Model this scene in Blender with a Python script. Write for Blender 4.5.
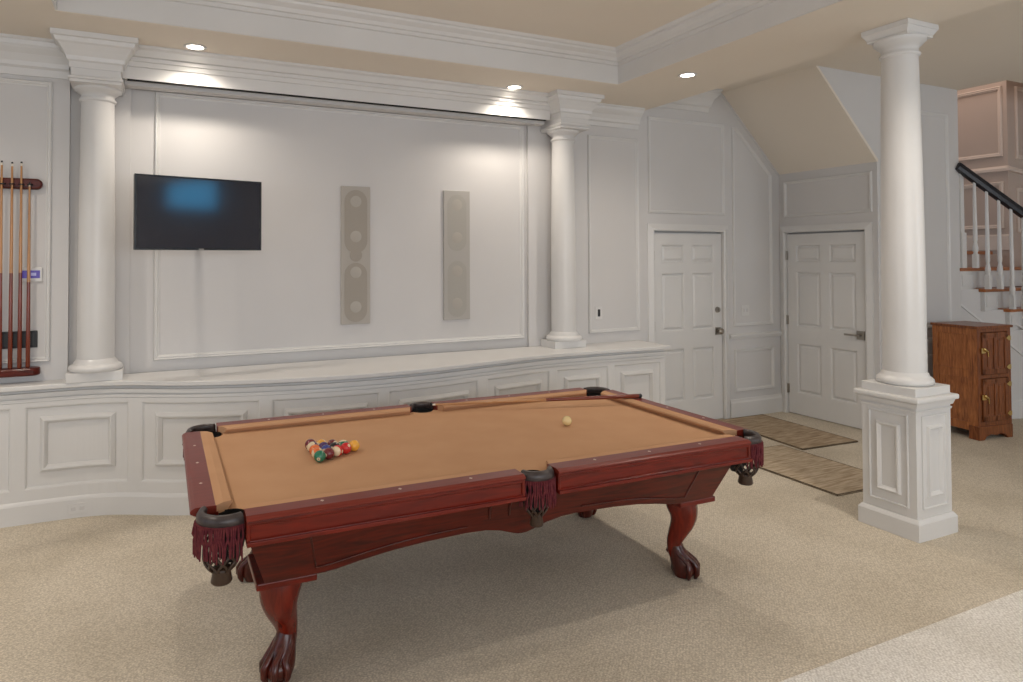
import bpy, bmesh, math, random
from mathutils import Vector, Matrix
random.seed(7)
for o in list(bpy.data.objects): bpy.data.objects.remove(o)
SC = bpy.context.scene
COL = SC.collection
PI = math.pi

# ------------------------------------------------------------------ camera
def make_camera():
    yaw, pitch, roll = -0.4428961888, 0.0205090844, -0.0030410283
    F = Vector((-math.sin(yaw)*math.cos(pitch), math.cos(yaw)*math.cos(pitch), math.sin(pitch)))
    R = Vector((math.cos(yaw), math.sin(yaw), 0)); U = R.cross(F)
    R2 = R*math.cos(roll)+U*math.sin(roll); U2 = -R*math.sin(roll)+U*math.cos(roll)
    cd = bpy.data.cameras.new('camera'); c = bpy.data.objects.new('camera', cd); COL.objects.link(c)
    m = Matrix.Identity(4)
    for i in range(3):
        m[i][0] = R2[i]; m[i][1] = U2[i]; m[i][2] = -F[i]
    m[2][3] = 1.7573
    c.matrix_world = m
    cd.sensor_width = 36; cd.lens = 679.503/1023*36
    cd.shift_x = (511.5-473.283)/1023; cd.shift_y = (244.41-341)/1023
    cd.clip_start = 0.05
    SC.camera = c
make_camera()

# ------------------------------------------------------------------ world, exposure, large lights
SC.view_settings.view_transform = 'Standard'
SC.view_settings.look = 'None'
SC.view_settings.gamma = 1
SC.view_settings.use_curve_mapping = False
SC.view_settings.exposure = 0.06
w = bpy.data.worlds.new('world'); SC.world = w; w.use_nodes = True
w.node_tree.nodes['Background'].inputs[0].default_value = (0.75, 0.85, 1, 1)
w.node_tree.nodes['Background'].inputs[1].default_value = 1.0

def area(name, loc, rot, sx, sy, power, col):
    l = bpy.data.lights.new(name, 'AREA'); l.shape = 'RECTANGLE'; l.size = sx; l.size_y = sy
    l.energy = power; l.color = col
    o = bpy.data.objects.new(name, l); COL.objects.link(o); o.location = loc; o.rotation_euler = rot
    return o
DAY = (0.93, 0.96, 1.0)
WARM = (1.0, 0.90, 0.78)
# daylight entering the windows in the rear and left walls
area('daylight_rear', (0.6, -3.85, 1.9), (PI/2, 0, 0), 5.6, 2.2, 110, DAY)
area('daylight_rear', (8.9, -3.85, 1.9), (PI/2, 0, 0), 2.2, 2.2, 56, DAY)
area('daylight_left', (-3.85, 1.0, 1.7), (PI/2, 0, -PI/2), 5.0, 2.0, 5, DAY)
area('stairwell_light', (8.6, 4.95, 5.2), (0, 0, 0), 1.0, 0.8, 22, (1.0, 0.86, 0.76))  # unseen warm area light hung inside the closed stairwell shaft

# ------------------------------------------------------------------ materials
MATS = {}
def mat(name, col, rough=0.5, spec=0.5, metal=0.0, coat=0.0, emit=None, estr=0):
    m = bpy.data.materials.new(name); m.use_nodes = True
    b = m.node_tree.nodes['Principled BSDF']
    b.inputs['Base Color'].default_value = (*col, 1); b.inputs['Roughness'].default_value = rough
    b.inputs['Specular IOR Level'].default_value = spec; b.inputs['Metallic'].default_value = metal
    b.inputs['Coat Weight'].default_value = coat; b.inputs['Coat Roughness'].default_value = 0.12
    if emit: b.inputs['Emission Color'].default_value = (*emit, 1); b.inputs['Emission Strength'].default_value = estr
    MATS[name] = m
    return m
def nodes(m): return m.node_tree.nodes, m.node_tree.links, m.node_tree.nodes['Principled BSDF']
def noisy(m, c1, c2, scale, detail=3, bump=0.0, bscale=None, stretch=(1, 1, 1), dist=0.001, lo=.35, hi=.65, voro=False):
    n, l, b = nodes(m)
    tc = n.new('ShaderNodeTexCoord'); mp = n.new('ShaderNodeMapping'); mp.inputs['Scale'].default_value = stretch
    l.new(tc.outputs['Object'], mp.inputs['Vector'])
    t = n.new('ShaderNodeTexNoise'); t.inputs['Scale'].default_value = scale; t.inputs['Detail'].default_value = detail
    l.new(mp.outputs[0], t.inputs['Vector'])
    r = n.new('ShaderNodeValToRGB'); r.color_ramp.elements[0].position = lo; r.color_ramp.elements[1].position = hi
    r.color_ramp.elements[0].color = (*c1, 1); r.color_ramp.elements[1].color = (*c2, 1)
    l.new(t.outputs['Fac'], r.inputs[0]); l.new(r.outputs[0], b.inputs['Base Color'])
    if bump:
        if voro:
            t2 = n.new('ShaderNodeTexVoronoi'); t2.inputs['Scale'].default_value = bscale or scale; out = t2.outputs['Distance']
        else:
            t2 = n.new('ShaderNodeTexNoise'); t2.inputs['Scale'].default_value = bscale or scale; t2.inputs['Detail'].default_value = 2; out = t2.outputs['Fac']
        l.new(mp.outputs[0], t2.inputs['Vector'])
        bp = n.new('ShaderNodeBump'); bp.inputs['Strength'].default_value = bump; bp.inputs['Distance'].default_value = dist
        l.new(out, bp.inputs['Height']); l.new(bp.outputs[0], b.inputs['Normal'])
    return m
M_wall = noisy(mat('wall_paint', (.66, .64, .63), .5, .3), (.645, .63, .62), (.67, .655, .645), 1.2)
M_trim = noisy(mat('trim_paint', (.72, .71, .69), .3, .45), (.70, .69, .675), (.73, .72, .705), 2.0)
M_ceil = noisy(mat('ceiling_paint', (.80, .73, .635), .8, .2), (.79, .72, .625), (.81, .74, .645), .8)
M_pink = noisy(mat('stairwell_pink', (.52, .42, .36), .7, .2), (.50, .41, .355), (.53, .43, .375), 1.2)
M_dark = mat('black_plastic', (.012, .012, .014), .35)
M_black = mat('shadow_gap', (.006, .006, .006), .8)
M_nickel = mat('brushed_nickel', (.38, .35, .31), .3, .5, 1.0)
M_brass = mat('polished_brass', (.75, .55, .22), .25, .5, 1.0)
M_sight = mat('pearl_inlay', (.62, .50, .42), .3)

def carpet(name, a, b_, sc=1):
    m = mat(name, a, .95, .1); n, l, b = nodes(m)
    tc = n.new('ShaderNodeTexCoord')
    rot = n.new('ShaderNodeMapping'); rot.inputs['Rotation'].default_value = (0, 0, .78); l.new(tc.outputs['Object'], rot.inputs[0])
    v = n.new('ShaderNodeTexVoronoi'); v.inputs['Scale'].default_value = 74; v.inputs['Randomness'].default_value = .55; l.new(rot.outputs[0], v.inputs['Vector'])
    n1 = n.new('ShaderNodeTexNoise'); n1.inputs['Scale'].default_value = 130; n1.inputs['Detail'].default_value = 3; l.new(tc.outputs['Object'], n1.inputs['Vector'])
    n2 = n.new('ShaderNodeTexNoise'); n2.inputs['Scale'].default_value = 1.6; n2.inputs['Detail'].default_value = 3; l.new(tc.outputs['Object'], n2.inputs['Vector'])
    ad = n.new('ShaderNodeMath'); ad.operation = 'SUBTRACT'; l.new(n1.outputs['Fac'], ad.inputs[0])
    mu = n.new('ShaderNodeMath'); mu.operation = 'MULTIPLY'; mu.inputs[1].default_value = .55; l.new(v.outputs['Distance'], mu.inputs[0]); l.new(mu.outputs[0], ad.inputs[1])
    r = n.new('ShaderNodeValToRGB'); r.color_ramp.elements[0].position = 0.05; r.color_ramp.elements[1].position = .55
    r.color_ramp.elements[0].color = (*b_, 1); r.color_ramp.elements[1].color = (*a, 1)
    l.new(ad.outputs[0], r.inputs[0])
    mx = n.new('ShaderNodeMix'); mx.data_type = 'RGBA'; mx.blend_type = 'MULTIPLY'; mx.inputs[0].default_value = 1
    r2 = n.new('ShaderNodeValToRGB'); r2.color_ramp.elements[0].color = (.88, .87, .85, 1); r2.color_ramp.elements[1].color = (1, 1, 1, 1)
    r2.color_ramp.elements[0].position = .35; r2.color_ramp.elements[1].position = .6
    l.new(n2.outputs['Fac'], r2.inputs[0]); l.new(r.outputs[0], mx.inputs[6]); l.new(r2.outputs[0], mx.inputs[7]); l.new(mx.outputs[2], b.inputs['Base Color'])
    bp = n.new('ShaderNodeBump'); bp.inputs['Strength'].default_value = .8; bp.inputs['Distance'].default_value = .004
    l.new(ad.outputs[0], bp.inputs['Height']); l.new(bp.outputs[0], b.inputs['Normal'])
    return m
M_carpet = carpet('beige_loop_carpet', (.87, .785, .65), (.52, .455, .365))
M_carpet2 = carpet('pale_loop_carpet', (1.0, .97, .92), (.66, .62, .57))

def wood(name, dark, light, rough=.3, coat=.5, axis='X', scale=6, contrast=(.3, .7)):
    m = mat(name, dark, rough, .32, 0, coat); n, l, b = nodes(m)
    tc = n.new('ShaderNodeTexCoord'); mp = n.new('ShaderNodeMapping')
    s = {'X': (.12, 1, 1), 'Y': (1, .12, 1), 'Z': (1, 1, .12)}[axis]
    mp.inputs['Scale'].default_value = s; l.new(tc.outputs['Object'], mp.inputs[0])
    t = n.new('ShaderNodeTexNoise'); t.inputs['Scale'].default_value = scale*6; t.inputs['Detail'].default_value = 5; t.inputs['Distortion'].default_value = 1.2
    l.new(mp.outputs[0], t.inputs['Vector'])
    r = n.new('ShaderNodeValToRGB'); r.color_ramp.elements[0].position = contrast[0]; r.color_ramp.elements[1].position = contrast[1]
    r.color_ramp.elements[0].color = (*dark, 1); r.color_ramp.elements[1].color = (*light, 1)
    l.new(t.outputs['Fac'], r.inputs[0]); l.new(r.outputs[0], b.inputs['Base Color'])
    return m
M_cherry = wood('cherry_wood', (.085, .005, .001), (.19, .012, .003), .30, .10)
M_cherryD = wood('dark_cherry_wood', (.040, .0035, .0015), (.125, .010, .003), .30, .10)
M_railtop = wood('mahogany_rail_wood', (.10, .022, .018), (.17, .040, .030), .35, .4)
M_legwood = wood('carved_cherry_wood', (.085, .005, .0015), (.20, .014, .004), .25, .35, 'Z')
M_claw = wood('dark_carved_wood', (.035, .005, .003), (.095, .012, .006), .28, .4, 'Z')
M_oak = wood('grained_oak', (.20, .060, .016), (.50, .18, .052), .4, .3, 'Z', 9, (.3, .7))
M_oakH = wood('dark_grained_oak', (.12, .032, .009), (.30, .095, .028), .4, .3, 'Z', 9, (.3, .7))
M_tread = wood('stair_oak', (.28, .09, .025), (.48, .17, .05), .35, .4)
M_rail_black = mat('black_lacquer', (.010, .011, .016), .38, .3, 0, .1)
M_cue_shaft = wood('maple_cue_shaft', (.36, .16, .055), (.55, .28, .11), .3, .5, 'Z')
M_cue_butt = wood('stained_cue_butt', (.13, .022, .010), (.24, .045, .018), .25, .6, 'Z')
M_cue_tip = mat('cue_tip_leather', (.02, .02, .025), .6)
M_ferrule = mat('ivory_ferrule', (.75, .68, .58), .4)
M_felt = noisy(mat('tan_felt', (.55, .315, .18), .9, .1), (.535, .305, .172), (.565, .33, .19), 4, 4, .25, 500, dist=.0005)
M_leather = noisy(mat('pocket_leather', (.045, .032, .030), .35, .5), (.035, .025, .025), (.06, .045, .042), 30, 3, .3, 120)
M_fringe = noisy(mat('burgundy_fringe', (.12, .018, .025), .8, .2), (.09, .012, .02), (.15, .03, .032), 60)
M_net = mat('woven_leather_net', (.050, .026, .015), .4)
def rug_mat(name, base, dark):
    m = mat(name, base, .95, .1); n, l, b = nodes(m)
    tc = n.new('ShaderNodeTexCoord'); mp = n.new('ShaderNodeMapping'); mp.inputs['Scale'].default_value = (1.6, 15, 1); l.new(tc.outputs['Object'], mp.inputs[0])
    t = n.new('ShaderNodeTexNoise'); t.inputs['Scale'].default_value = 2.6; t.inputs['Detail'].default_value = 6; t.inputs['Roughness'].default_value = .65; l.new(mp.outputs[0], t.inputs['Vector'])
    r = n.new('ShaderNodeValToRGB'); r.color_ramp.elements[0].position = .38; r.color_ramp.elements[1].position = .62
    r.color_ramp.elements[0].color = (*dark, 1); r.color_ramp.elements[1].color = (*base, 1); l.new(t.outputs['Fac'], r.inputs[0]); l.new(r.outputs[0], b.inputs['Base Color'])
    return m
M_rug = rug_mat('woven_brown_rug', (.52, .41, .29), (.28, .20, .13))
M_rug2 = rug_mat('woven_tan_rug', (.60, .49, .365), (.36, .275, .185))
M_rugedge = mat('rug_binding', (.12, .095, .065), .9, .1)

# ------------------------------------------------------------------ mesh helpers
class MB:
    def __init__(s): s.v = []; s.f = []; s.sm = []
    def add(s, vs, fs, smooth=False):
        k = len(s.v); s.v += [tuple(p) for p in vs]
        for f in fs: s.f.append(tuple(i+k for i in f)); s.sm.append(smooth)
        return s
    def box(s, a, b):
        x0, y0, z0 = a; x1, y1, z1 = b
        vs = [(x0,y0,z0),(x1,y0,z0),(x1,y1,z0),(x0,y1,z0),(x0,y0,z1),(x1,y0,z1),(x1,y1,z1),(x0,y1,z1)]
        return s.add(vs, [(0,3,2,1),(4,5,6,7),(0,1,5,4),(1,2,6,5),(2,3,7,6),(3,0,4,7)])
    def frustum(s, b0, z0, b1, z1):   # b=(x0,y0,x1,y1)
        vs = [(b0[0],b0[1],z0),(b0[2],b0[1],z0),(b0[2],b0[3],z0),(b0[0],b0[3],z0),(b1[0],b1[1],z1),(b1[2],b1[1],z1),(b1[2],b1[3],z1),(b1[0],b1[3],z1)]
        return s.add(vs, [(0,3,2,1),(4,5,6,7),(0,1,5,4),(1,2,6,5),(2,3,7,6),(3,0,4,7)])
    def prism(s, poly, fn0, fn1):     # two caps from 2D polygon mapped
        n = len(poly); vs = [fn0(*p) for p in poly]+[fn1(*p) for p in poly]
        return s.add(vs, [tuple(range(n))[::-1], tuple(range(n, 2*n))]+[(i, (i+1) % n, n+(i+1) % n, n+i) for i in range(n)])
    def lathe(s, prof, c=(0,0,0), n=32, ax='Z', caps=True):
        vs = []; fs = []
        for r, z in prof:
            for k in range(n):
                a = 2*PI*k/n; x, y = r*math.cos(a), r*math.sin(a)
                p = (x, y, z) if ax == 'Z' else ((z, x, y) if ax == 'X' else (x, z, y))
                vs.append((c[0]+p[0], c[1]+p[1], c[2]+p[2]))
        m = len(prof)
        for i in range(m-1):
            for k in range(n): fs.append((i*n+k, i*n+(k+1) % n, (i+1)*n+(k+1) % n, (i+1)*n+k))
        s.add(vs, fs, True)
        if caps: s.add(vs[:n], [tuple(range(n))[::-1]]); s.add(vs[-n:], [tuple(range(n))])
        return s
    def tube(s, pts, rad, n=10, ref=(0,0,1), shape=None):
        pts = [Vector(p) for p in pts]; R = rad if isinstance(rad, (list, tuple)) else [rad]*len(pts)
        vs = []; prev = None
        for i, p in enumerate(pts):
            t = (pts[min(i+1, len(pts)-1)]-pts[max(i-1, 0)]).normalized()
            if prev is None:
                rv = Vector(ref); 
                if abs(rv.dot(t)) > .95: rv = Vector((1,0,0)) if abs(t.x) < .9 else Vector((0,1,0))
                a = (rv-t*rv.dot(t)).normalized()
            else: a = (prev-t*prev.dot(t)).normalized()
            prev = a; b = t.cross(a)
            for k in range(n):
                th = 2*PI*k/n; sc = shape(th) if shape else 1
                vs.append(p+(a*math.cos(th)+b*math.sin(th))*R[i]*sc)
        fs = [(i*n+k, i*n+(k+1) % n, (i+1)*n+(k+1) % n, (i+1)*n+k) for i in range(len(pts)-1) for k in range(n)]
        s.add(vs, fs, True); s.add(vs[:n], [tuple(range(n))[::-1]]); s.add(vs[-n:], [tuple(range(n))])
        return s
    def sweep(s, path, prof, closed=False, mapf=None, caps=True):
        """path: 2D points; prof: closed polygon of (a,b): a = offset to the LEFT-normal of path, b = third axis. mapf(x,y,b)->3D"""
        n = len(path); m = len(prof); vs = []
        P = [Vector(p) for p in path]
        for i in range(n):
            if closed: d0 = (P[i]-P[i-1]); d1 = (P[(i+1) % n]-P[i])
            else: d0 = P[i]-P[i-1] if i else P[1]-P[0]; d1 = P[i+1]-P[i] if i < n-1 else d0
            if not closed and i == 0: d0 = d1
            d0.normalize(); d1.normalize(); n0 = Vector((-d0.y, d0.x)); n1 = Vector((-d1.y, d1.x))
            mt = n0+n1
            mt = mt/max(mt.dot(n0), .15) if mt.length > 1e-6 else n0
            for a, b in prof:
                q = P[i]+mt*a; vs.append(mapf(q.x, q.y, b))
        fs = []
        for i in range(n if closed else n-1):
            j = (i+1) % n
            for k in range(m): fs.append((i*m+k, j*m+k, j*m+(k+1) % m, i*m+(k+1) % m))
        s.add(vs, fs)
        if not closed and caps: s.add(vs[:m], [tuple(range(m))]); s.add(vs[-m:], [tuple(range(m))[::-1]])
        return s
    def mesh(s, name):
        me = bpy.data.meshes.new(name); me.from_pydata(s.v, [], s.f); me.update()
        bm = bmesh.new(); bm.from_mesh(me); bmesh.ops.recalc_face_normals(bm, faces=bm.faces); bm.to_mesh(me); bm.free()
        me.polygons.foreach_set('use_smooth', s.sm) if len(s.sm) == len(me.polygons) else None
        return me
    def obj(s, name, m, parent=None, bevel=0, loc=None, subsurf=0):
        me = s.mesh(name); me.materials.append(m)
        o = bpy.data.objects.new(name, me); COL.objects.link(o)
        if parent: o.parent = parent
        if loc: o.location = loc
        if bevel:
            b = o.modifiers.new('bevel', 'BEVEL'); b.width = bevel; b.segments = 2; b.limit_method = 'ANGLE'; b.angle_limit = .6
        if subsurf:
            b = o.modifiers.new('subsurf', 'SUBSURF'); b.levels = subsurf; b.render_levels = subsurf
        return o
def empty(name, loc=(0,0,0), rz=0):
    o = bpy.data.objects.new(name, None); COL.objects.link(o); o.location = loc; o.rotation_euler = (0, 0, rz); o.empty_display_size = .1
    return o
def tag(o, label, cat, group=None):
    o['label'] = label; o['category'] = cat
    if group: o['group'] = group
    return o
def struct(o, label=None, cat=None):
    o['kind'] = 'structure'
    if label: o['label'] = label
    if cat: o['category'] = cat
    return o
def copy_tree(o, parent=None):
    c = o.copy(); COL.objects.link(c)
    if parent: c.parent = parent
    for ch in list(o.children): copy_tree(ch, c)
    return c

# ------------------------------------------------------------------ dimensions
YW = 5.55      # back wall plane (door and cue rack)
YN = 5.64      # recessed niche wall
ZS = 3.27      # soffit
ZH = 3.57      # high ceiling
XD = 6.534     # wall of the second door
YG = 4.38      # front wall of stair enclosure
ZC = 0.92      # counter top
XGE = 7.90     # right end of the stair enclosure wall
T = 0.12

WALL_Y = lambda Y: (lambda x, z, b: (x, Y-b, z))          # wall facing -Y, b outwards
WALL_X = lambda X: (lambda y, z, b: (X-b, y, z))          # wall facing -X

# ------------------------------------------------------------------ floor, walls, ceiling
struct(MB().box((-4, 2.03, -.1), (11, 8, 0)).box((-4, -4, -.1), (1.2, 2.03, 0)).obj('floor', M_carpet), 'beige loop-pile carpet under the pool table and up to the doors', 'floor')
struct(MB().box((1.2, -4, -.1), (11, 2.03, 0.004)).obj('floor', M_carpet2), 'paler carpet field at the lower right corner of the picture', 'floor')

struct(MB().box((-4, YW, 0), (-.525, YW+.3, 3.7)).obj('wall_left', M_wall), 'painted wall behind the cue rack', 'wall')
struct(MB().box((-.525, YN, 0), (3.72, YW+.3, 3.7)).obj('wall_center', M_wall), 'recessed wall behind the television and flat speakers', 'wall')
# wall with the first door opening
d1a, d1b, DH = 4.695, 5.644, 2.03
struct(MB().box((3.72, YW, 0), (d1a-.02, YW+.3, 3.7)).box((d1b+.02, YW, 0), (XD+.1, YW+.3, 3.7)).box((d1a-.02, YW, DH+.02), (d1b+.02, YW+.3, 3.7)).obj('wall_right', M_wall), 'painted wall around the door beside the counter', 'wall')
# door 2 wall
d2a, d2b = 5.46, 4.515
struct(MB().box((XD, YG+.1, 0), (XD+.12, d2b-.02, 2.71)).box((XD, d2a+.02, 0), (XD+.12, YW, 2.71)).box((XD, d2b-.02, DH+.02), (XD+.12, d2a+.02, 2.71)).obj('wall_nook', M_wall), 'short wall holding the second door', 'wall')
# stair enclosure wall, with a slanted lower edge over the nook
poly = [(XD, 0), (XGE, 0), (XGE, ZH), (5.695, ZH), (XD, 2.74)]
struct(MB().prism(poly, lambda x, z: (x, YG, z), lambda x, z: (x, YG+.1, z)).obj('wall_stair', M_wall), 'tall wall right of the free-standing column, slanted over the nook', 'wall')
# slanted stair underside
MBs = MB().prism([(5.66, ZH), (XD, 2.71), (XD+.02, 2.71), (XD+.02, 2.735), (5.69, ZH+.005), (5.66, ZH+.005)], lambda x, z: (x, YG-.001, z), lambda x, z: (x, YW, z))
struct(MBs.obj('ceiling_slope', M_ceil), 'sloping underside of the stairs above the nook', 'ceiling')
# soffit with the tray opening
tx0, tx1, ty0, ty1 = -.535, 3.68, -.8, 4.79
XE = 4.57
s = MB()
s.box((-4, ty1, ZS), (XE, YW+.3, ZS+.45)).box((-4, -4, ZS), (XE, ty0, ZS+.45)).box((-4, ty0, ZS), (tx0, ty1, ZS+.45)).box((tx1, ty0, ZS), (XE, ty1, ZS+.45))
struct(s.obj('ceiling_soffit', M_ceil), 'lowered tan ceiling band with recessed lights', 'ceiling')
struct(MB().box((tx0-.1, ty0-.1, 3.55), (tx1+.1, ty1+.1, 3.62)).obj('ceiling_tray', M_ceil), 'raised tan ceiling panel inside the tray', 'ceiling')
struct(MB().box((XE, -4, ZH), (7.93, YW+.3, ZH+.15)).box((7.93, -4, ZH), (11, 3.92, ZH+.15)).obj('ceiling_high', M_ceil), 'higher tan ceiling right of the soffit edge', 'ceiling')
# rear, left and right enclosing walls with window openings
def wall_with_holes(axis, pos, a0, a1, z1, holes, name, thick=.15):
    m = MB(); cuts = sorted(holes); cur = a0
    def bx(p, q, z0, z1_):
        if axis == 'Y': m.box((p, pos-thick, z0), (q, pos, z1_))
        else: m.box((pos-thick, p, z0), (pos, q, z1_))
    for (h0, h1, hz0, hz1) in cuts:
        bx(cur, h0, 0, z1); bx(h0, h1, 0, hz0); bx(h0, h1, hz1, z1); cur = h1
    bx(cur, a1, 0, z1)
    return struct(m.obj(name, M_wall))
wall_with_holes('Y', -4, -4, 11, 3.7, [(-2.2, 3.4, .8, 3.0), (4.62, 5.85, 2.78, 3.5), (7.8, 10.0, .8, 3.0)], 'wall_rear')
wall_with_holes('X', -4, -4, 5.55, 3.7, [(-1.5, 3.5, .7, 2.7)], 'wall_left')
struct(MB().box((11, -4, 0), (11.15, 8, 7)).obj('wall_right', M_wall))

struct(MB().box((d1a-.1, YW+.08, 0), (d1b+.1, YW+.14, 2.2)).box((XD+.08, d2b-.1, 0), (XD+.14, d2a+.06, 2.2)).obj('light_block', M_wall))  # unseen slabs added behind both doors to block sky light at the gaps
# ------------------------------------------------------------------ mouldings
def frame_prof(w=.035, d=.02):   # picture frame moulding, a: inward offset
    return [(0, 0), (0, d*.55), (w*.18, d), (w*.45, d*.75), (w*.62, d*.85), (w*.8, d*.35), (w, d*.25), (w, 0)]
def rect(x0, z0, x1, z1): return [(x0, z0), (x1, z0), (x1, z1), (x0, z1)]   # CCW: left normal points inwards
def wall_frames(frames, mapf, name, w=.035, d=.02):
    m = MB()
    for fr in frames:
        pts = rect(*fr) if len(fr) == 4 and not isinstance(fr[0], tuple) else fr
        m.sweep(pts, frame_prof(w, d), True, mapf)
    o = m.obj(name, M_trim); struct(o); return o
wall_frames([(-2.6, 1.05, -.63, 3.0)], WALL_Y(YW), 'trim_1')
wall_frames([(.02, 1.0, 3.205, 3.025)], WALL_Y(YN), 'trim_2', .04, .022)
wall_frames([(3.88, 1.02, 4.50, 2.97)], WALL_Y(YW), 'trim_3')
wall_frames([(4.63, 2.22, 5.68, 3.22)], WALL_Y(YW), 'trim_4')
wall_frames([[(5.80, 1.0), (6.40, 1.0), (6.40, 2.70), (5.87, 3.20), (5.80, 3.20)], (5.81, .28, 6.41, .745)], WALL_Y(YW), 'trim_5')
# door 2 wall: u axis runs along -Y so orientation flips; use y directly (frames are mirrored, harmless)
wall_frames([(4.43, 2.21, 5.48, 2.62)], WALL_X(XD), 'trim_6')
wall_frames([(6.69, 1.02, 7.70, 3.28), (6.69, .28, 7.70, .745)], WALL_Y(YG), 'trim_7')

# pilaster strips either side of the niche
struct(MB().box((-.525, YN-.035, ZC), (-.14, YN, ZS)).box((3.24, YN-.035, ZC), (3.72, YN, ZS)).obj('trim_8', M_wall))

# crown mouldings (profile: a = out from wall, b = height), path must run so that left normal points into the room
def crown_prof(h, d, top):   # stepped ogee, closed polygon
    return [(0, top), (0, top-h), (d*.12, top-h), (d*.16, top-h*.80), (d*.30, top-h*.74), (d*.34, top-h*.62), (d*.5, top-h*.42), (d*.74, top-h*.28), (d*.8, top-h*.22), (d*.86, top-h*.22), (d*.9, top-h*.1), (d, top-h*.07), (d, top)]
XYm = lambda x, y, b: (x, y, b)
struct(MB().sweep([(-.527, YW), (-3.98, YW)], crown_prof(.24, .13, ZS), False, XYm).obj('trim_9', M_trim), 'crown moulding above the cue rack', 'moulding')
struct(MB().sweep([(4.50, YW+.0), (3.77, YW)], crown_prof(.20, .12, ZS), False, XYm).obj('trim_10', M_trim), 'crown moulding between the niche column and the door', 'moulding')
struct(MB().sweep([(5.44, YW+.01), (5.44, YW), (4.55, YW)], crown_prof(.24, .12, ZH), False, XYm).obj('trim_11', M_trim), 'crown moulding high over the first door', 'moulding')
# niche crown box hiding the screen slot
def niche_crown():
    m = MB()
    x0, x1 = -.20, 3.36
    prof = [(YN-5.30, ZS), (YN-5.30, ZS-.018), (YN-5.325, ZS-.03), (YN-5.345, ZS-.07), (YN-5.365, ZS-.075), (YN-5.365, ZS-.10), (YN-5.375, ZS-.105), (YN-5.385, ZS-.135),
            (YN-5.395, ZS-.14), (YN-5.40, ZS-.225), (YN-5.42, ZS-.225), (YN-5.42, ZS-.06), (0, ZS-.06), (0, ZS)]
    m.sweep([(x1, YN), (x0, YN)], prof, False, XYm)
    return m
o = struct(niche_crown().obj('trim_12', M_trim), 'deep crown box over the recessed television wall', 'moulding')
struct(MB().box((-.18, 5.47, ZS-.255), (3.34, YN-.06, ZS-.20)).obj('trim_13', M_wall))
struct(MB().box((-.16, 5.29+.115, ZS-.233), (3.32, 5.43, ZS-.215)).obj('trim_14', M_black), 'dark slot for a roll-down screen under the crown', 'slot')

# tray riser and crown
tray = [(tx0, ty0), (tx1, ty0), (tx1, ty1), (tx0, ty1)]
pr = [(0, ZS+.003), (.012, ZS+.003), (.012, ZS+.155), (.028, ZS+.16), (.03, ZS+.185), (.045, ZS+.19), (.055, ZS+.215), (.085, ZS+.24), (.09, ZS+.255), (.105, ZS+.26), (.12, ZS+.28), (0, ZS+.28)]
struct(MB().sweep(tray, pr, True, XYm).obj('trim_15', M_trim), 'stepped white crown around the ceiling tray', 'moulding')

# chair rail and baseboards on the door side
cr = [(0, .86), (.018, .865), (.022, .885), (.03, .89), (.03, .905), (.012, .915), (0, .92)]
struct(MB().sweep([(XD, YW), (5.735, YW)], cr, False, XYm).obj('trim_16', M_trim))
struct(MB().sweep([(XGE, YG), (XD+.02, YG)], cr, False, XYm).obj('trim_17', M_trim))
bb = [(0, 0), (.022, 0), (.022, .16), (.016, .175), (.012, .2), (0, .2)]
struct(MB().sweep([(XD, YW), (5.735, YW)], bb, False, XYm).obj('baseboard_back', M_trim))
struct(MB().sweep([(XGE, YG), (XD, YG), (XD, 4.43)], bb, False, XYm).obj('baseboard_stair', M_trim))
# slanted moulding along the stair underside on the back wall
struct(MB().sweep([(6.534, 2.71), (5.68, 3.55)], [(0, 0), (0, .008), (.02, .008), (.02, 0)], False, WALL_Y(YW)).obj('trim_18', M_wall))

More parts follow.
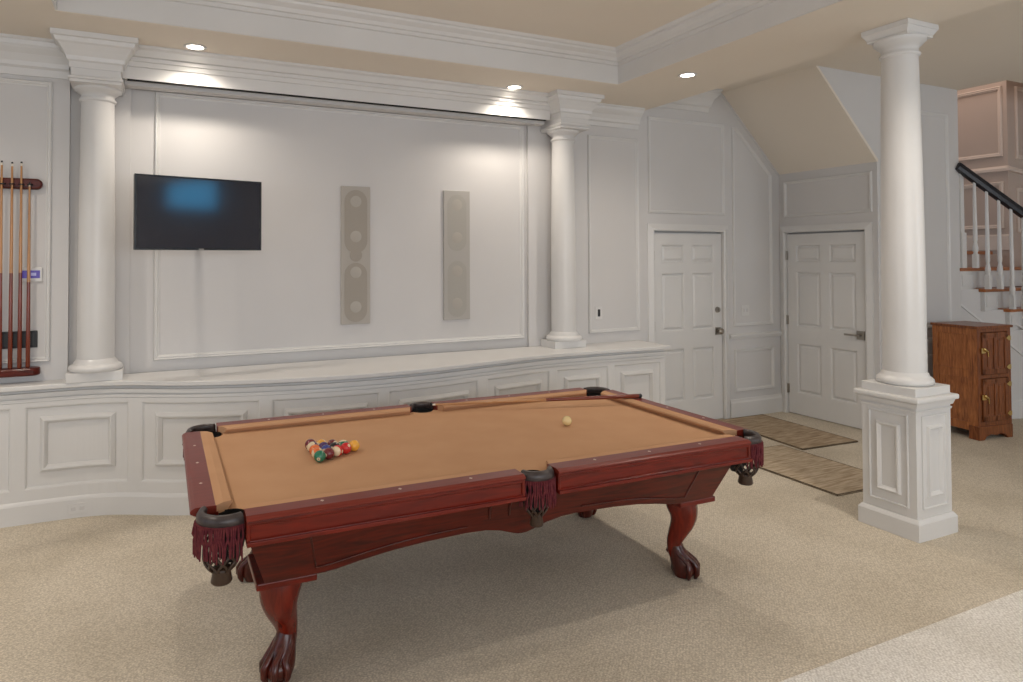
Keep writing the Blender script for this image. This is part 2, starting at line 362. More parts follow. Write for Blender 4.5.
# ------------------------------------------------------------------ six-panel doors
def make_door(name, width, handle_kind):
    """local frame: x along the door from hinge side, z up, -y faces the room"""
    root = empty(name); root['kind'] = 'structure'
    H = DH-.012
    rails = []
    st = .11; mid = .10; pw = (width-2*st-mid)/2
    rows = [(.24, .80), (.98, 1.60), (1.70, 1.90)]
    m = MB()
    m.box((0, .018, .008), (width, .045, H))
    # stiles and rails
    for a, b in ((0, st), (st+pw, st+pw+mid), (width-st, width)): m.box((a, 0, .008), (b, .0185, H))
    zs = [.008, .24, .80, .98, 1.60, 1.70, 1.90, H]
    for i in range(0, 8, 2):
        for xa in (st, st+pw+mid): m.box((xa, 0, zs[i]), (xa+pw, .0185, zs[i+1]))
    for z0, z1 in rows:
        for xa in (st, st+pw+mid):
            m.sweep(rect(xa, z0, xa+pw, z1), [(0, 0), (.010, -.003), (.018, -.018), (0, -.0185)], True, lambda x, z, b: (x, -b, z))
            g = .028
            def P(x, y, z): return (x, y, z)
            x0, x1 = xa+g, xa+pw-g; y0, y1 = z0+g, z1-g; k = .02
            m.add([(x0, .0185, y0), (x1, .0185, y0), (x1, .0185, y1), (x0, .0185, y1), (x0+k, .004, y0+k), (x1-k, .004, y0+k), (x1-k, .004, y1-k), (x0+k, .004, y1-k)],
                  [(0,1,5,4),(1,2,6,5),(2,3,7,6),(3,0,4,7),(4,5,6,7)])
    m.obj('door_leaf', M_trim, root)
    c = MB(); cw = .075
    cp = [(0, .0), (0, .022), (.012, .030), (.03, .026), (.05, .018), (cw-.012, .014), (cw, .012), (cw, 0)]
    g = .006
    # casing path: up left side, across, down right; left normal must point outwards => go clockwise reversed
    path = [(width+g, 0), (width+g, DH+g), (-g, DH+g), (-g, 0)]
    c.sweep(path, [(-a, b) for a, b in cp], False, lambda x, z, b: (x, -.012-b, z))
    c.box((-g-.02, -.012, 0), (-g, .1, DH+g+.012)); c.box((width+g, -.012, 0), (width+g+.02, .1, DH+g+.012)); c.box((-g, -.012, DH+g), (width+g, .1, DH+g+.02))
    c.obj('door_casing', M_trim, root)
    for z in (.28, 1.05, 1.78):
        MB().box((-.010, -.016, z-.05), (.012, .0, z+.05)).tube([(0, -.018, z-.052), (0, -.018, z+.052)], .006, 8).obj('hinge', M_nickel, root, .001)
    hx = width-.065
    h = MB()
    if handle_kind == 'knob':
        h.box((hx-.036, -.012, .92), (hx+.036, 0, 1.0)); h.tube([(hx, -.01, .96), (hx, -.045, .96)], .012, 12)
        h.tube([(hx, -.04, .96), (hx, -.05, .96), (hx, -.065, .96), (hx, -.075, .96)], [.022, .033, .033, .020], 16)
        h.obj('door_knob', M_nickel, root, .002)
        d = MB(); d.tube([(hx, 0, 1.19), (hx, -.018, 1.19)], [.034, .029], 20); d.box((hx-.006, -.03, 1.175), (hx+.006, -.018, 1.205))
        d.obj('deadbolt', M_nickel, root)
    else:
        h.box((hx-.042, -.014, .915), (hx+.042, 0, 1.005)); h.tube([(hx, -.01, .96), (hx, -.05, .96)], .011, 12)
        h.box((hx-.15, -.060, .950), (hx+.014, -.044, .970))
        h.obj('door_handle', M_nickel, root, .002)
    return root
D1 = make_door('door_1', d1b-d1a, 'knob'); D1.location = (d1a, YW+.012, 0)
struct(D1, 'white six-panel door with a square-plate knob and deadbolt, beside the counter', 'door')
D2 = make_door('door_2', d2a-d2b, 'lever'); D2.location = (XD+.012, d2a, 0); D2.rotation_euler = (0, 0, -PI/2)
struct(D2, 'white six-panel door with a lever handle in the nook behind the column', 'door')

# ------------------------------------------------------------------ curved panelled counter
NOSE = [(-3.8, 5.36), (-1.2, 5.36), (-.6, 5.355), (-.38, 5.34), (-.22, 5.30), (-.06, 5.225), (.185, 5.09), (.565, 4.955), (.957, 4.865), (1.3, 4.825), (1.68, 4.825), (2.02, 4.862), (2.5, 4.958), (2.9, 5.04), (3.15, 5.075), (3.4, 5.082), (3.7, 5.08), (4.1, 5.072), (4.49, 5.06)]
def catmull(P, n=8):
    out = []
    for i in range(len(P)-1):
        p0 = Vector(P[max(i-1, 0)]); p1 = Vector(P[i]); p2 = Vector(P[i+1]); p3 = Vector(P[min(i+2, len(P)-1)])
        if i == 0: p0 = p1-(p2-p1)
        for k in range(n):
            t = k/n
            # use simple hermite in x to keep monotone
            m1 = (p2-p0)/max((p2.x-p0.x), 1e-6)*(p2.x-p1.x); m2 = (p3-p1)/max((p3.x-p1.x), 1e-6)*(p2.x-p1.x)
            q = p1*(2*t**3-3*t**2+1)+m1*(t**3-2*t**2+t)+p2*(-2*t**3+3*t**2)+m2*(t**3-t**2)
            out.append((p1.x+(p2.x-p1.x)*t, q.y))
    out.append(P[-1]); return out
CURVE = catmull(NOSE, 6)
def curve_y(x):
    for (a, ya), (b, yb) in zip(CURVE, CURVE[1:]):
        if a <= x <= b: return ya+(yb-ya)*(x-a)/(b-a)
    return CURVE[-1][1] if x > 0 else CURVE[0][1]
OV = .055
FACE = [(x, curve_y(x)+OV) for x, _ in CURVE if x < 4.44]+[(4.44, curve_y(4.44)+OV)]
def face_map(x, z, b):
    e = .01; y = curve_y(x)+OV
    n = Vector((curve_y(x+e)-curve_y(x-e), -2*e)).normalized()
    return (x+n.x*b, y+n.y*b, z)
def counter():
    root = empty('panelled_counter', (1.5, 5.2, 0))
    tag(root, 'long white base cabinet with bowed front and raised panels behind the pool table', 'cabinet')
    inv = Vector(root.location)
    def ob(m, name, mt=M_trim, bevel=0):
        m.v = [(x-inv.x, y-inv.y, z-inv.z) for x, y, z in m.v]
        return m.obj(name, mt, root, bevel)
    # carcass
    def backy(x): return (YW if (x < -.54 or x > 3.76) else YN-.032)
    pts = FACE
    m = MB(); n = len(pts)
    poly = list(pts)+[(4.44, YW-.002), (-3.8, YW-.002)]
    m.prism(poly, lambda x, y: (x, y, .0), lambda x, y: (x, y, ZC-.043)); ob(m, 'carcass')
    rp = list(reversed(pts))         # travelling -x, left normal = -y (into the room)
    def loop(prof):
        return [(4.44, YW-.001)] + rp if False else rp
    path = [(4.44, YW-.002)]+rp
    # left normal of the side segment going -y is +x: outwards. good
    path_ = path
    base = MB().sweep(path_, [(-.005, .0), (.030, .0), (.030, .122), (.024, .136), (.016, .148), (-.005, .148)], False, XYm); ob(base, 'baseboard')
    bed = MB().sweep(path_, [(-.005, .79), (.005, .79), (.005, .800), (.014, .802), (.014, .824), (.005, .826), (.005, .836), (.026, .838), (.026, .862), (.004, .866), (.004, .876), (-.005, .876)], False, XYm); ob(bed, 'bed_moulding')
    panels = [(-2.4, -1.66), (-1.58, -.83), (-.755, -.125), (-.05, .70), (.775, 1.535), (1.605, 2.40), (2.49, 3.166), (3.238, 3.80), (3.855, 4.40)]
    def subdiv(r, k=.06):
        out = []
        for (a, b) in zip(r, r[1:]+r[:1]):
            L = math.dist(a, b); c = max(1, int(L/k)) if abs(a[1]-b[1]) < 1e-6 else 1
            for i in range(c): out.append((a[0]+(b[0]-a[0])*i/c, a[1]+(b[1]-a[1])*i/c))
        return out
    for a, b in panels:
        p = MB()
        p.sweep(subdiv(rect(a, .22, b, .772)), [(0, 0), (0, .016), (.008, .013), (.014, .004), (.016, .0)], True, face_map)
        i0 = .085
        p.sweep(subdiv(rect(a+i0, .325, b-i0, .70)), [(0, 0), (.003, .010), (.022, .030), (.030, .029), (.046, .008), (.048, .0)], True, face_map)
        ob(p, 'raised_panel')
    # stiles and rails standing proud around the panels
    fr_ = MB()
    def slab(x0, x1, z0, z1):
        k_ = max(1, int((x1-x0)/.06)); xs_ = [x0+(x1-x0)*i/k_ for i in range(k_+1)]
        vs = [face_map(x, z, b_) for x in xs_ for (z, b_) in ((z0, -.002), (z0, .016), (z1, .016), (z1, -.002))]
        fr_.add(vs, [(4*i+q, 4*i+4+q, 4*i+4+(q+1) % 4, 4*i+(q+1) % 4) for i in range(k_) for q in range(4)]+[(0,1,2,3), (4*k_, 4*k_+3, 4*k_+2, 4*k_+1)])
    slab(-3.75, 4.44, .772, .80); slab(-3.75, 4.44, .13, .22)
    ed = [-3.75]+[q for pq in panels for q in pq]+[4.44]
    for i in range(0, len(ed), 2): slab(ed[i], ed[i+1], .22, .772)
    ob(fr_, 'face_frame')
    # end panel facing the door
    e = MB(); mp = lambda y, z, b: (4.44+b, y, z)
    e.sweep(rect(5.17, .22, 5.50, .772), [(0, 0), (0, .012), (.010, .014), (.02, .0)], True, mp); ob(e, 'end_panel')
    # worktop
    t = MB()
    top = [(x, y) for x, y in CURVE]+[(4.49, YW-.001), (3.725, YW-.001), (3.715, YN-.037), (-.52, YN-.037), (-.53, YW-.001), (-3.8, YW-.001)]
    t.prism(top, lambda x, y: (x, y, ZC-.032), lambda x, y: (x, y, ZC))
    # under-nose cove
    t2path = [(4.49-.012, YW-.002)]+[(x, y+.012) for x, y in reversed([c for c in CURVE if c[0] < 4.48])]
    t.sweep(t2path, [(-.06, ZC-.042), (-.03, ZC-.041), (-.03, ZC-.030), (-.06, ZC-.030)], False, XYm)
    o = t.obj('countertop', M_trim, None, .009)
    tag(o, 'thin white top with rounded bowed edge lying on the panelled cabinet', 'countertop')
    # outlet in the baseboard
counter()
def outlet_plate(name, w, h, loc, rot, label, cat, kind):
    r = empty(name, loc, rot); tag(r, label, cat)
    MB().box((-w/2, -.006, -h/2), (w/2, 0, h/2)).obj('cover_plate', M_trim, r, .002)
    if kind == 'outlet':
        for s_ in (-1, 1): MB().box((s_*w*.22-.014, -.009, -.013), (s_*w*.22+.014, -.005, .013)).obj('socket', M_wall, r, .002)
    elif kind == 'dark': MB().box((-.013, -.014, -.035), (.013, -.005, .035)).obj('rocker', M_dark, r, .003)
    else:
        for s_ in ((-1, 1) if w > .09 else (0,)): MB().box((s_*w*.22-.012, -.011, -.02), (s_*w*.22+.012, -.005, .02)).obj('rocker', M_wall, r, .002)
    return r
outlet_plate('wall_outlet', .115, .07, (-.44, curve_y(-.44)+OV-.0305, .065), -.0, 'white power outlet set low in the counter baseboard', 'outlet', 'outlet')
outlet_plate('light_switch', .085, .125, (4.0, YW-.0005, 1.215), 0, 'white switch plate with a black rocker, right of the niche column', 'switch', 'dark')
outlet_plate('light_switch', .11, .115, (5.98, YW-.0005, 1.17), 0, 'pale double switch between the two doors', 'switch', 'light')

# ------------------------------------------------------------------ columns
def shaft_prof(z0, z1, r0, r1, n=16):
    return [(r0+(r1-r0)*(max(0, t-.25)/.75)**1.4, z0+(z1-z0)*t) for t in [i/n for i in range(n+1)]]
def capital_lathe(rt, z0, z1):
    h = z1-z0
    return [(rt, z0-.03), (rt+.010, z0-.024), (rt+.014, z0-.015), (rt+.010, z0-.006), (rt+.002, z0), (rt+.002, z0+h*.35), (rt+.01, z0+h*.37), (rt+.012, z0+h*.47), (rt+.022, z0+h*.5), (rt+.036, z0+h*.72), (rt+.046, z0+h*.8), (rt+.046, z0+h)]
def base_lathe(rb, z0):
    return [(rb+.035, z0), (rb+.045, z0+.008), (rb+.048, z0+.022), (rb+.043, z0+.036), (rb+.03, z0+.044), (rb+.016, z0+.048), (rb+.016, z0+.058), (rb+.004, z0+.07), (rb, z0+.085)]
def niche_column(x, label):
    c = empty('column', (x, 5.458, ZC)); tag(c, label, 'column', )
    z = lambda a: a-ZC
    P = .138
    MB().box((-.172, -.118, 0), (.172, .14, z(.985))).obj('plinth', M_trim, c, .003)
    MB().lathe([(r_+.012, z_) for r_, z_ in base_lathe(.110, z(.985))][:-2]+[(.116, z(1.07))], (0,0,0), 40).obj('base', M_trim, c)
    MB().lathe(shaft_prof(z(1.07), z(2.87), .117, .104), (0,0,0), 48).obj('shaft', M_trim, c)
    MB().lathe(capital_lathe(.104, z(2.89), z(2.955)), (0,0,0), 40).obj('capital', M_trim, c)
    e = MB(); ya, yb = -.215, .14
    e.box((-.155, ya-.0, z(2.955)), (.155, yb, z(2.975)))
    e.box((-.150, ya+.01, z(2.975)), (.150, yb, z(ZS)))
    path = [(-.15, yb), (-.15, ya+.01), (.15, ya+.01), (.15, yb)][::-1]
    pf = [(0, z(3.05)), (.008, z(3.05)), (.01, z(3.09)), (.022, z(3.10)), (.026, z(3.125)), (.045, z(3.16)), (.068, z(3.195)), (.082, z(3.205)), (.09, z(3.23)), (.108, z(3.235)), (.108, z(ZS)-.001), (0, z(ZS)-.001)]
    e.sweep(path, pf, False, XYm)
    e.sweep(path, [(0, z(2.975)), (.016, z(2.978)), (.016, z(2.992)), (.006, z(3.0)), (0, z(3.0))], False, XYm)
    e.obj('entablature', M_trim, c)
    return c
niche_column(-.345, 'white round column on the counter left of the television')
niche_column(3.535, 'white round column on the counter between the speakers and the first door')
def free_column():
    cx, cy = 4.468, 2.828
    c = empty('column', (cx, cy, 0)); tag(c, 'white free-standing column on a square panelled pedestal rising from the carpet', 'column')
    pd = MB()
    def sq(a, z0, z1): pd.box((-a, -a, z0), (a, a, z1))
    sq(.2, 0, .105); pd.frustum((-.2,-.2,.2,.2), .105, (-.183,-.183,.183,.183), .13); sq(.178, .13, .845)
    pd.frustum((-.182,-.182,.182,.182), .785, (-.186,-.186,.186,.186), .80); pd.frustum((-.188,-.188,.188,.188), .815, (-.198,-.198,.198,.198), .845)
    pd.obj('pedestal', M_trim, c, .002)
    pp = MB()
    for (mapf) in (lambda u, z, b: (u, -.178-b, z), lambda u, z, b: (-.178-b, -u, z), lambda u, z, b: (.178+b, u, z), lambda u, z, b: (-u, .178+b, z)):
        pp.sweep(rect(-.128, .185, .128, .765), [(0, 0), (0, .008), (.006, .010), (.012, .0)], True, mapf)
        pp.sweep(rect(-.080, .25, .080, .70), [(0, 0), (.003, .004), (.009, .016), (.016, .018), (.03, .006), (.034, 0)], True, mapf)
    pp.obj('pedestal_panels', M_trim, c)
    MB().box((-.215, -.215, .848), (.215, .215, .882)).obj('pedestal_cap', M_trim, c, .010)
    MB().box((-.178, -.178, .882), (.178, .178, .935)).obj('plinth', M_trim, c, .003)
    MB().lathe([(.135, .935), (.158, .937), (.166, .95), (.162, .97), (.150, .982), (.142, .986), (.138, .995), (.128, 1.015)], (0,0,0), 48).obj('base', M_trim, c)
    MB().lathe(shaft_prof(1.01, 3.08, .126, .106), (0,0,0), 64).obj('shaft', M_trim, c)
    MB().lathe(capital_lathe(.106, 3.10, 3.185), (0,0,0), 48).obj('capital', M_trim, c)
    a = MB(); a.box((-.135, -.135, 3.185), (.135, .135, 3.20)); a.frustum((-.135,-.135,.135,.135), 3.20, (-.155,-.155,.155,.155), 3.235); a.box((-.158, -.158, 3.235), (.158, .158, ZS-.001))
    a.obj('abacus', M_trim, c, .002)
free_column()

# ------------------------------------------------------------------ recessed lights
M_glow = mat('lamp_glow', (1, 1, 1), .5, .5, 0, 0, (1.0, .90, .74), 9)
def can_light(x, y, label, power=54, group='recessed ceiling lights'):
    r = empty('recessed_light', (x, y, ZS)); tag(r, label, 'ceiling light', group)
    MB().lathe([(.055, -.001), (.075, -.001), (.078, -.004), (.072, -.009), (.058, -.007), (.055, -.001)], (0,0,0), 32).obj('trim_ring', M_trim, r)
    MB().lathe([(.001, -.0045), (.056, -.0045), (.056, -.0025), (.001, -.0025)], (0,0,0), 32).obj('lamp', M_glow, r)
    l = bpy.data.lights.new('lamp_beam', 'SPOT'); l.energy = power; l.color = WARM; l.spot_size = 2.5; l.spot_blend = 1.0; l.shadow_soft_size = .05
    o = bpy.data.objects.new('lamp_beam', l); COL.objects.link(o); o.parent = r; o.location = (0, 0, -.03)
can_light(.276, 5.19, 'lit recessed ceiling light above the television, nearest the left column', 44)
can_light(2.89, 5.235, 'lit recessed ceiling light right of the wall speakers, near the middle column', 44)
can_light(4.0, 4.29, 'lit recessed ceiling light alone on the soffit in front of the first door')
for x, y in ((3.98, 1.9), (3.98, -.6), (-1.3, 2.6), (-1.3, 4.2), (1.6, -1.6)):
    can_light(x, y, 'recessed ceiling light '+{(3.98, 1.9): 'in the soffit nearest the free-standing column', (3.98, -.6): 'in the right soffit behind the viewer', (-1.3, 2.6): 'in the left soffit beside the viewer', (-1.3, 4.2): 'in the left soffit in front of the cue rack', (1.6, -1.6): 'in the rear soffit behind the viewer'}[(x, y)], 72, 'recessed ceiling lights behind the viewer')

# ------------------------------------------------------------------ television
def television():
    c0 = Vector((-.101, 5.075, 1.821)); c1 = Vector((.741, 5.266, 1.821))
    ang = math.atan2(c1.y-c0.y, c1.x-c0.x); mid = (c0+c1)/2
    W = .867/2; Hh = .512/2
    r = empty('television', (mid.x, mid.y, mid.z+Hh), ang); tag(r, 'flat black television angled out from the wall on a bracket', 'television')
    b = MB(); b.box((-W, 0, -Hh), (W, .028, Hh)); b.box((-W*.7, .028, -Hh*.75), (W*.7, .06, Hh*.6)); b.obj('housing', M_dark, r, .004)
    f = MB().sweep(rect(-W, -Hh, W, Hh), [(0, 0), (0, .006), (.012, .006), (.013, 0)], True, lambda x, z, bb_: (x, -bb_, z)); f.obj('bezel', mat('tv_bezel', (.015, .015, .017), .25), r)
    scr = mat('tv_screen', (.020, .021, .034), .09, .9); MB().box((-W+.012, -.003, -Hh+.013), (W-.012, 0, Hh-.012)).obj('screen', scr, r)
    lg = MB().box((-.018, -.0075, -Hh+.003), (.018, -.006, -Hh+.010)); lg.obj('logo', M_nickel, r)
    a = MB(); Mi = Matrix.Rotation(-ang, 3, 'Z')
    tw = Mi @ (Vector((.32, YN-.03, mid.z+Hh))-Vector((mid.x, mid.y, mid.z+Hh)))
    a.box((-.1, .06, -.1), (.1, .075, .1)); a.tube([(0, .07, .03), (tw.x-.05, tw.y*.55, .03), (tw.x, tw.y, .03)], .018, 8); a.tube([(0, .07, -.03), (tw.x-.05, tw.y*.55, -.03), (tw.x, tw.y, -.03)], .018, 8)
    a.obj('wall_bracket', M_dark, r)
television()

# ------------------------------------------------------------------ in-wall speakers
def speaker(x0, x1, label, grille, deep, strong):
    z0, z1 = 1.205, 2.37; cx = (x0+x1)/2; W = (x1-x0)/2; H = (z1-z0)/2; zc = (z0+z1)/2
    r = empty('wall_speaker', (cx, YN, zc)); tag(r, label, 'speaker')
    MB().box((-W, -.02, -H), (W, 0, H)).obj('frame', grille, r, .003)
    g = MB(); 
    def capsule(z_a, z_b, rad, y):
        pts = [(rad*math.cos(t), z_b+rad*math.sin(t)) for t in [PI*i/14 for i in range(15)]]+[(rad*math.cos(t), z_a+rad*math.sin(t)) for t in [PI+PI*i/14 for i in range(15)]]
        g.prism(pts, lambda x, z: (x, -.020, z), lambda x, z: (x, y, z))
    if strong:
        capsule(H*.20, H*.78, W*.78, -.0225); capsule(-H*.80, -H*.28, W*.78, -.0225); 
        capsule(-.002, .002, W*.42, -.0235)
    else:
        capsule(H*.22, H*.78, W*.72, -.0215); capsule(-H*.8, -H*.25, W*.72, -.0215)
    g.obj('driver_grille', deep, r)
    for zf in (.78, .27, -.25, -.75):
        MB().lathe([(.0005, -.0035), (W*.22, -.003), (W*.40, 0)], (0, -.0222, H*zf), 24, 'Y').obj('dust_cap', MATS['speaker_cap'], r)
mat('speaker_cap', (.45, .42, .375), .7)
speaker(1.440, 1.692, 'taupe slim speaker panel with dark capsule grilles, nearer the television', noisy(mat('speaker_taupe', (.45, .42, .38), .7), (.44, .41, .37), (.47, .44, .40), 300), noisy(mat('speaker_grille', (.37, .335, .29), .7), (.355, .32, .275), (.39, .355, .31), 400), True)
speaker(2.375, 2.632, 'pale grey slim speaker panel with faint round drivers, nearer the middle column', noisy(mat('speaker_grey', (.45, .43, .40), .7), (.44, .42, .39), (.47, .45, .42), 300), noisy(mat('speaker_grille_grey', (.415, .395, .36), .7), (.405, .385, .35), (.43, .41, .375), 400), False)

# ------------------------------------------------------------------ cue rack and wall controls
def cue_rack():
    r = empty('cue_rack', (-1.1, YW, .97)); tag(r, 'dark red wooden wall rack holding upright cues at the left edge', 'cue rack')
    def bar(z0, z1, d, name):
        m = MB(); x1 = .42; rr = (z1-z0)/2; n = 12; zc = (z0+z1)/2
        face = [(-.42, z0)]+[(x1-rr+rr*math.cos(t), zc+rr*math.sin(t)) for t in [-PI/2+PI*i/n for i in range(n+1)]]+[(-.42, z1)]
        if rr < .03:   # shelf: rounded in plan instead
            plan = [(-.42, 0), (-.42, -d)]+[(x1-.05+.05*math.sin(t), -d/2-d/2*math.cos(t)) for t in [PI*i/n for i in range(n+1)]]
            m.prism(plan, lambda x, y: (x, y, z0), lambda x, y: (x, y, z1))
        else: m.prism(face, lambda x, z: (x, -d, z), lambda x, z: (x, 0, z))
        return m.obj(name, M_cherryD, r, .012)
    bar(1.270, 1.345, .05, 'upper_bracket'); bar(0.0, .055, .10, 'cue_shelf')
    for x in (.195, .30, .35, .245): MB().lathe([(.014, -.004), (.017, -.004), (.017, .004), (.014, .004)], (x, -.062, 1.3), 16).obj('cue_clip', M_dark, r)
cue_rack()
def cue(label, L=1.40, butt=.36):
    r = empty('pool_cue'); tag(r, label, 'pool cue')
    rad = lambda z: .0145-.0085*min(1, z/L)
    b = L*.46
    MB().lathe([(.011, 0), (rad(0), .01), (rad(.25), .25), (rad(b), b)], (0,0,0), 14).obj('butt', M_cue_butt, r)
    MB().lathe([(rad(b), b), (rad(L*.75), L*.75), (.0062, L-.03)], (0,0,0), 14).obj('cue_shaft', M_cue_shaft, r)
    MB().lathe([(.0062, L-.03), (.0062, L-.012)], (0,0,0), 12).obj('ferrule', M_ferrule, r)
    MB().lathe([(.0063, L-.012), (.0063, L-.002), (.004, L)], (0,0,0), 12).obj('cue_tip', M_cue_tip, r)
    return r
cu = cue('x')
spots = [(-.912, 1.40, 'leftmost cue in the wall rack, cut by the picture edge'), (-.853, 1.395, 'second cue from the left in the wall rack'), (-.800, 1.40, 'third cue from the left in the wall rack, next to the short one'), (-.752, 1.26, 'shortest cue in the wall rack, rightmost with no visible tip')]
for i, (x, L, lab) in enumerate(spots):
    c = cu if i == 0 else copy_tree(cu)
    c.location = (x, YW-.064, 1.025); c.scale = (1, 1, L/1.40); c['label'] = lab; c['group'] = 'cues in the wall rack'
def controls():
    r = empty('touch_panel', (-.745, YW, 1.655)); tag(r, 'small white wall controller with a purple display, behind the cues', 'control panel')
    MB().box((-.065, -.015, -.05), (.065, 0, .05)).obj('housing', M_trim, r, .004)
    MB().box((-.052, -.017, -.025), (.052, -.0145, .028)).obj('display', mat('purple_display', (.05, .03, .2), .3, .5, 0, 0, (.10, .07, .36), .35), r)
    MB().box((.0, -.018, -.008), (.03, -.0165, .012)).obj('display_text', mat('display_text', (.4, .4, .6), .4, .5, 0, 0, (.4, .4, .7), .25), r)
    k = empty('wall_keypad', (-.82, YW, 1.21)); tag(k, 'long black keypad plate on the wall low behind the cues', 'keypad')
    MB().box((-.115, -.012, -.058), (.115, 0, .058)).obj('plate', M_dark, k, .003)
    for i in range(4): MB().box((-.1+i*.052, -.015, -.04), (-.06+i*.052, -.0118, .04)).obj('key', mat('key_grey', (.03, .03, .032), .4), k, .002)
controls()

# ------------------------------------------------------------------ pool table
TA = -.015393
TABLE = Matrix.Translation((1.5924, 3.4295, 0)) @ Matrix.Rotation(TA, 4, 'Z')
def T3(u, v, z): return TABLE @ Vector((u, v, z))
BZ = .768      # bed surface
RT = .804      # rail top
def pool_table():
    r = empty('pool_table', (1.5924, 3.4295, 0), TA)
    tag(r, 'large cherry pool table with tan felt, fringed pockets and claw feet', 'pool table')
    SP = .3216
    # ---- bed: outline with pocket cut-outs
    def arc(cx, cy, rad, a0, a1, n=10): return [(cx+rad*math.cos(a0+(a1-a0)*i/n), cy+rad*math.sin(a0+(a1-a0)*i/n)) for i in range(n+1)]
    U, V = 1.352, .712
    out = []
    out += [(-U+.12, -V)]+[( -.072, -V)]+arc(0, -V-.02, .068, PI*.93, PI*.07, 8)+[(.072, -V)]
    out += [(U-.12, -V)]+arc(U-.055, -V+.055, .068, PI*1.12, PI*.38, 10)+[(U, -V+.12)]
    half = out
    full = half+[(U, V-.12)]+arc(U-.055, V-.055, .068, -PI*.38, -PI*1.12, 10)+[(U-.12, V), (.072, V)]+arc(0, V+.02, .068, -PI*.07, -PI*.93, 8)+[(-.072, V), (-U+.12, V)]
    full += arc(-U+.055, V-.055, .068, PI*.12, -PI*.62, 10)+[(-U, V-.12), (-U, -V+.12)]+arc(-U+.055, -V+.055, .068, PI*.62, -PI*.12, 10)
    m = MB().prism(full, lambda x, y: (x, y, BZ-.028), lambda x, y: (x, y, BZ)); m.obj('play_surface', M_felt, r)
    # ---- rails, cushions
    def long_rail(su, sv):
        a, b = (.085, 1.255)
        w_ = MB(); X0, X1 = (a, b) if su > 0 else (-b, -a)
        pr = [(.705, .742), (.705, RT-.002), (.712, RT), (.792, RT), (.806, RT-.006), (.812, RT-.012), (.811, RT-.018), (.798, RT-.020), (.780, RT-.022), (.780, .742)]
        w_.prism([(p[0]*sv, p[1]) for p in pr], lambda y, z: (X0, y, z), lambda y, z: (X1, y, z)); o = w_.obj('rail', M_railtop if False else M_cherryR, r, .001)
        ap = MB(); y0, y1 = (.745, .797)
        ap.box((X0, min(y0*sv, y1*sv), .700), (X1, max(y0*sv, y1*sv), RT-.021))
        mapf = (lambda x, z, bb_: (x, sv*(.797+bb_), z))
        ap.sweep(rect(X0+.0, .700, X1, RT-.021), [(0, 0), (0, .008), (.013, .008), (.015, .003), (.017, .0)], True, mapf)
        ap.box((X0, min(.78*sv, .817*sv), .695), (X1, max(.78*sv, .817*sv), .711))
        ap.obj('apron', M_cherry, r, .002)
        c = MB(); n0, n1 = (.067, 1.205) ; B0, B1 = a+.008, b-.0
        cp_back = [(.712, BZ+.004), (.712, RT-.001)]
        def sec(uB, uN):  # section at one end
            return [(uB, .712*sv, BZ+.0), (uB, .712*sv, RT-.001), (uN*.5+uB*.5, .675*sv, RT+.001), (uN, .645*sv, RT-.004), (uN, .642*sv, RT-.012), (uB*.3+uN*.7, .664*sv, BZ+.0)]
        s0 = sec(su*B0, su*(B0+.022)); s1 = sec(su*B1, su*(B1-.045))
        c.add(s0+s1, [tuple(range(6)), tuple(range(6, 12))]+[(i, (i+1) % 6, 6+(i+1) % 6, 6+i) for i in range(6)])
        c.obj('cushion', M_felt, r)
        for k in (1, 2, 3):
            sight(su*k*SP, sv*(2*SP+.104))
    def sight(u, v):
        d = .008
        MB().add([(u-d, v, RT+.0005), (u, v-d*1.3, RT+.0005), (u+d, v, RT+.0005), (u, v+d*1.3, RT+.0005), (u-d, v, RT-.002), (u, v-d*1.3, RT-.002), (u+d, v, RT-.002), (u, v+d*1.3, RT-.002)],
                 [(0,1,2,3),(4,7,6,5),(0,4,5,1),(1,5,6,2),(2,6,7,3),(3,7,4,0)]).obj('sight', M_sight, r)
    def short_rail(su):
        V0 = .625
        pr = [(1.347, .742), (1.347, RT-.002), (1.353, RT), (1.424, RT), (1.437, RT-.006), (1.443, RT-.014), (1.443, RT-.022), (1.43, RT-.03), (1.395, .76), (1.385, .742)]
        w_ = MB().prism([(p[0]*su, p[1]) for p in pr], lambda x, z: (x, -V0, z), lambda x, z: (x, V0, z)); w_.obj('rail', M_cherryR, r, .001)
        ap = MB(); ap.box((min(1.34*su, 1.385*su), -V0, .700), (max(1.34*su, 1.385*su), V0, .778))
        ap.sweep(rect(-V0, .700, V0, .778), [(0, 0), (0, .012), (.014, .013), (.018, .006), (.026, .0)], True, lambda y, z, bb_: (su*(1.385+bb_), y, z))
        ap.box((min(1.37*su, 1.405*su), -V0, .695), (max(1.37*su, 1.405*su), V0, .712))
        ap.obj('apron', M_cherry, r, .002)
        def sec(sg):
            B = V0; N = V0-.045
            return [(1.353*su, B*sg, BZ), (1.353*su, B*sg, RT-.001), (1.32*su, (B+N)/2*sg, RT+.001), (1.290*su, N*sg, RT-.004), (1.286*su, N*sg, RT-.012), (1.307*su, (B*.3+N*.7)*sg, BZ)]
        c = MB(); c.add(sec(-1)+sec(1), [tuple(range(6)), tuple(range(6, 12))]+[(i, (i+1) % 6, 6+(i+1) % 6, 6+i) for i in range(6)])
        c.obj('cushion', M_felt, r)
        for k in (-1, 0, 1): sight(su*(4*SP+.104), k*SP)
    for su in (-1, 1):
        for sv in (-1, 1): long_rail(su, sv)
        short_rail(su)
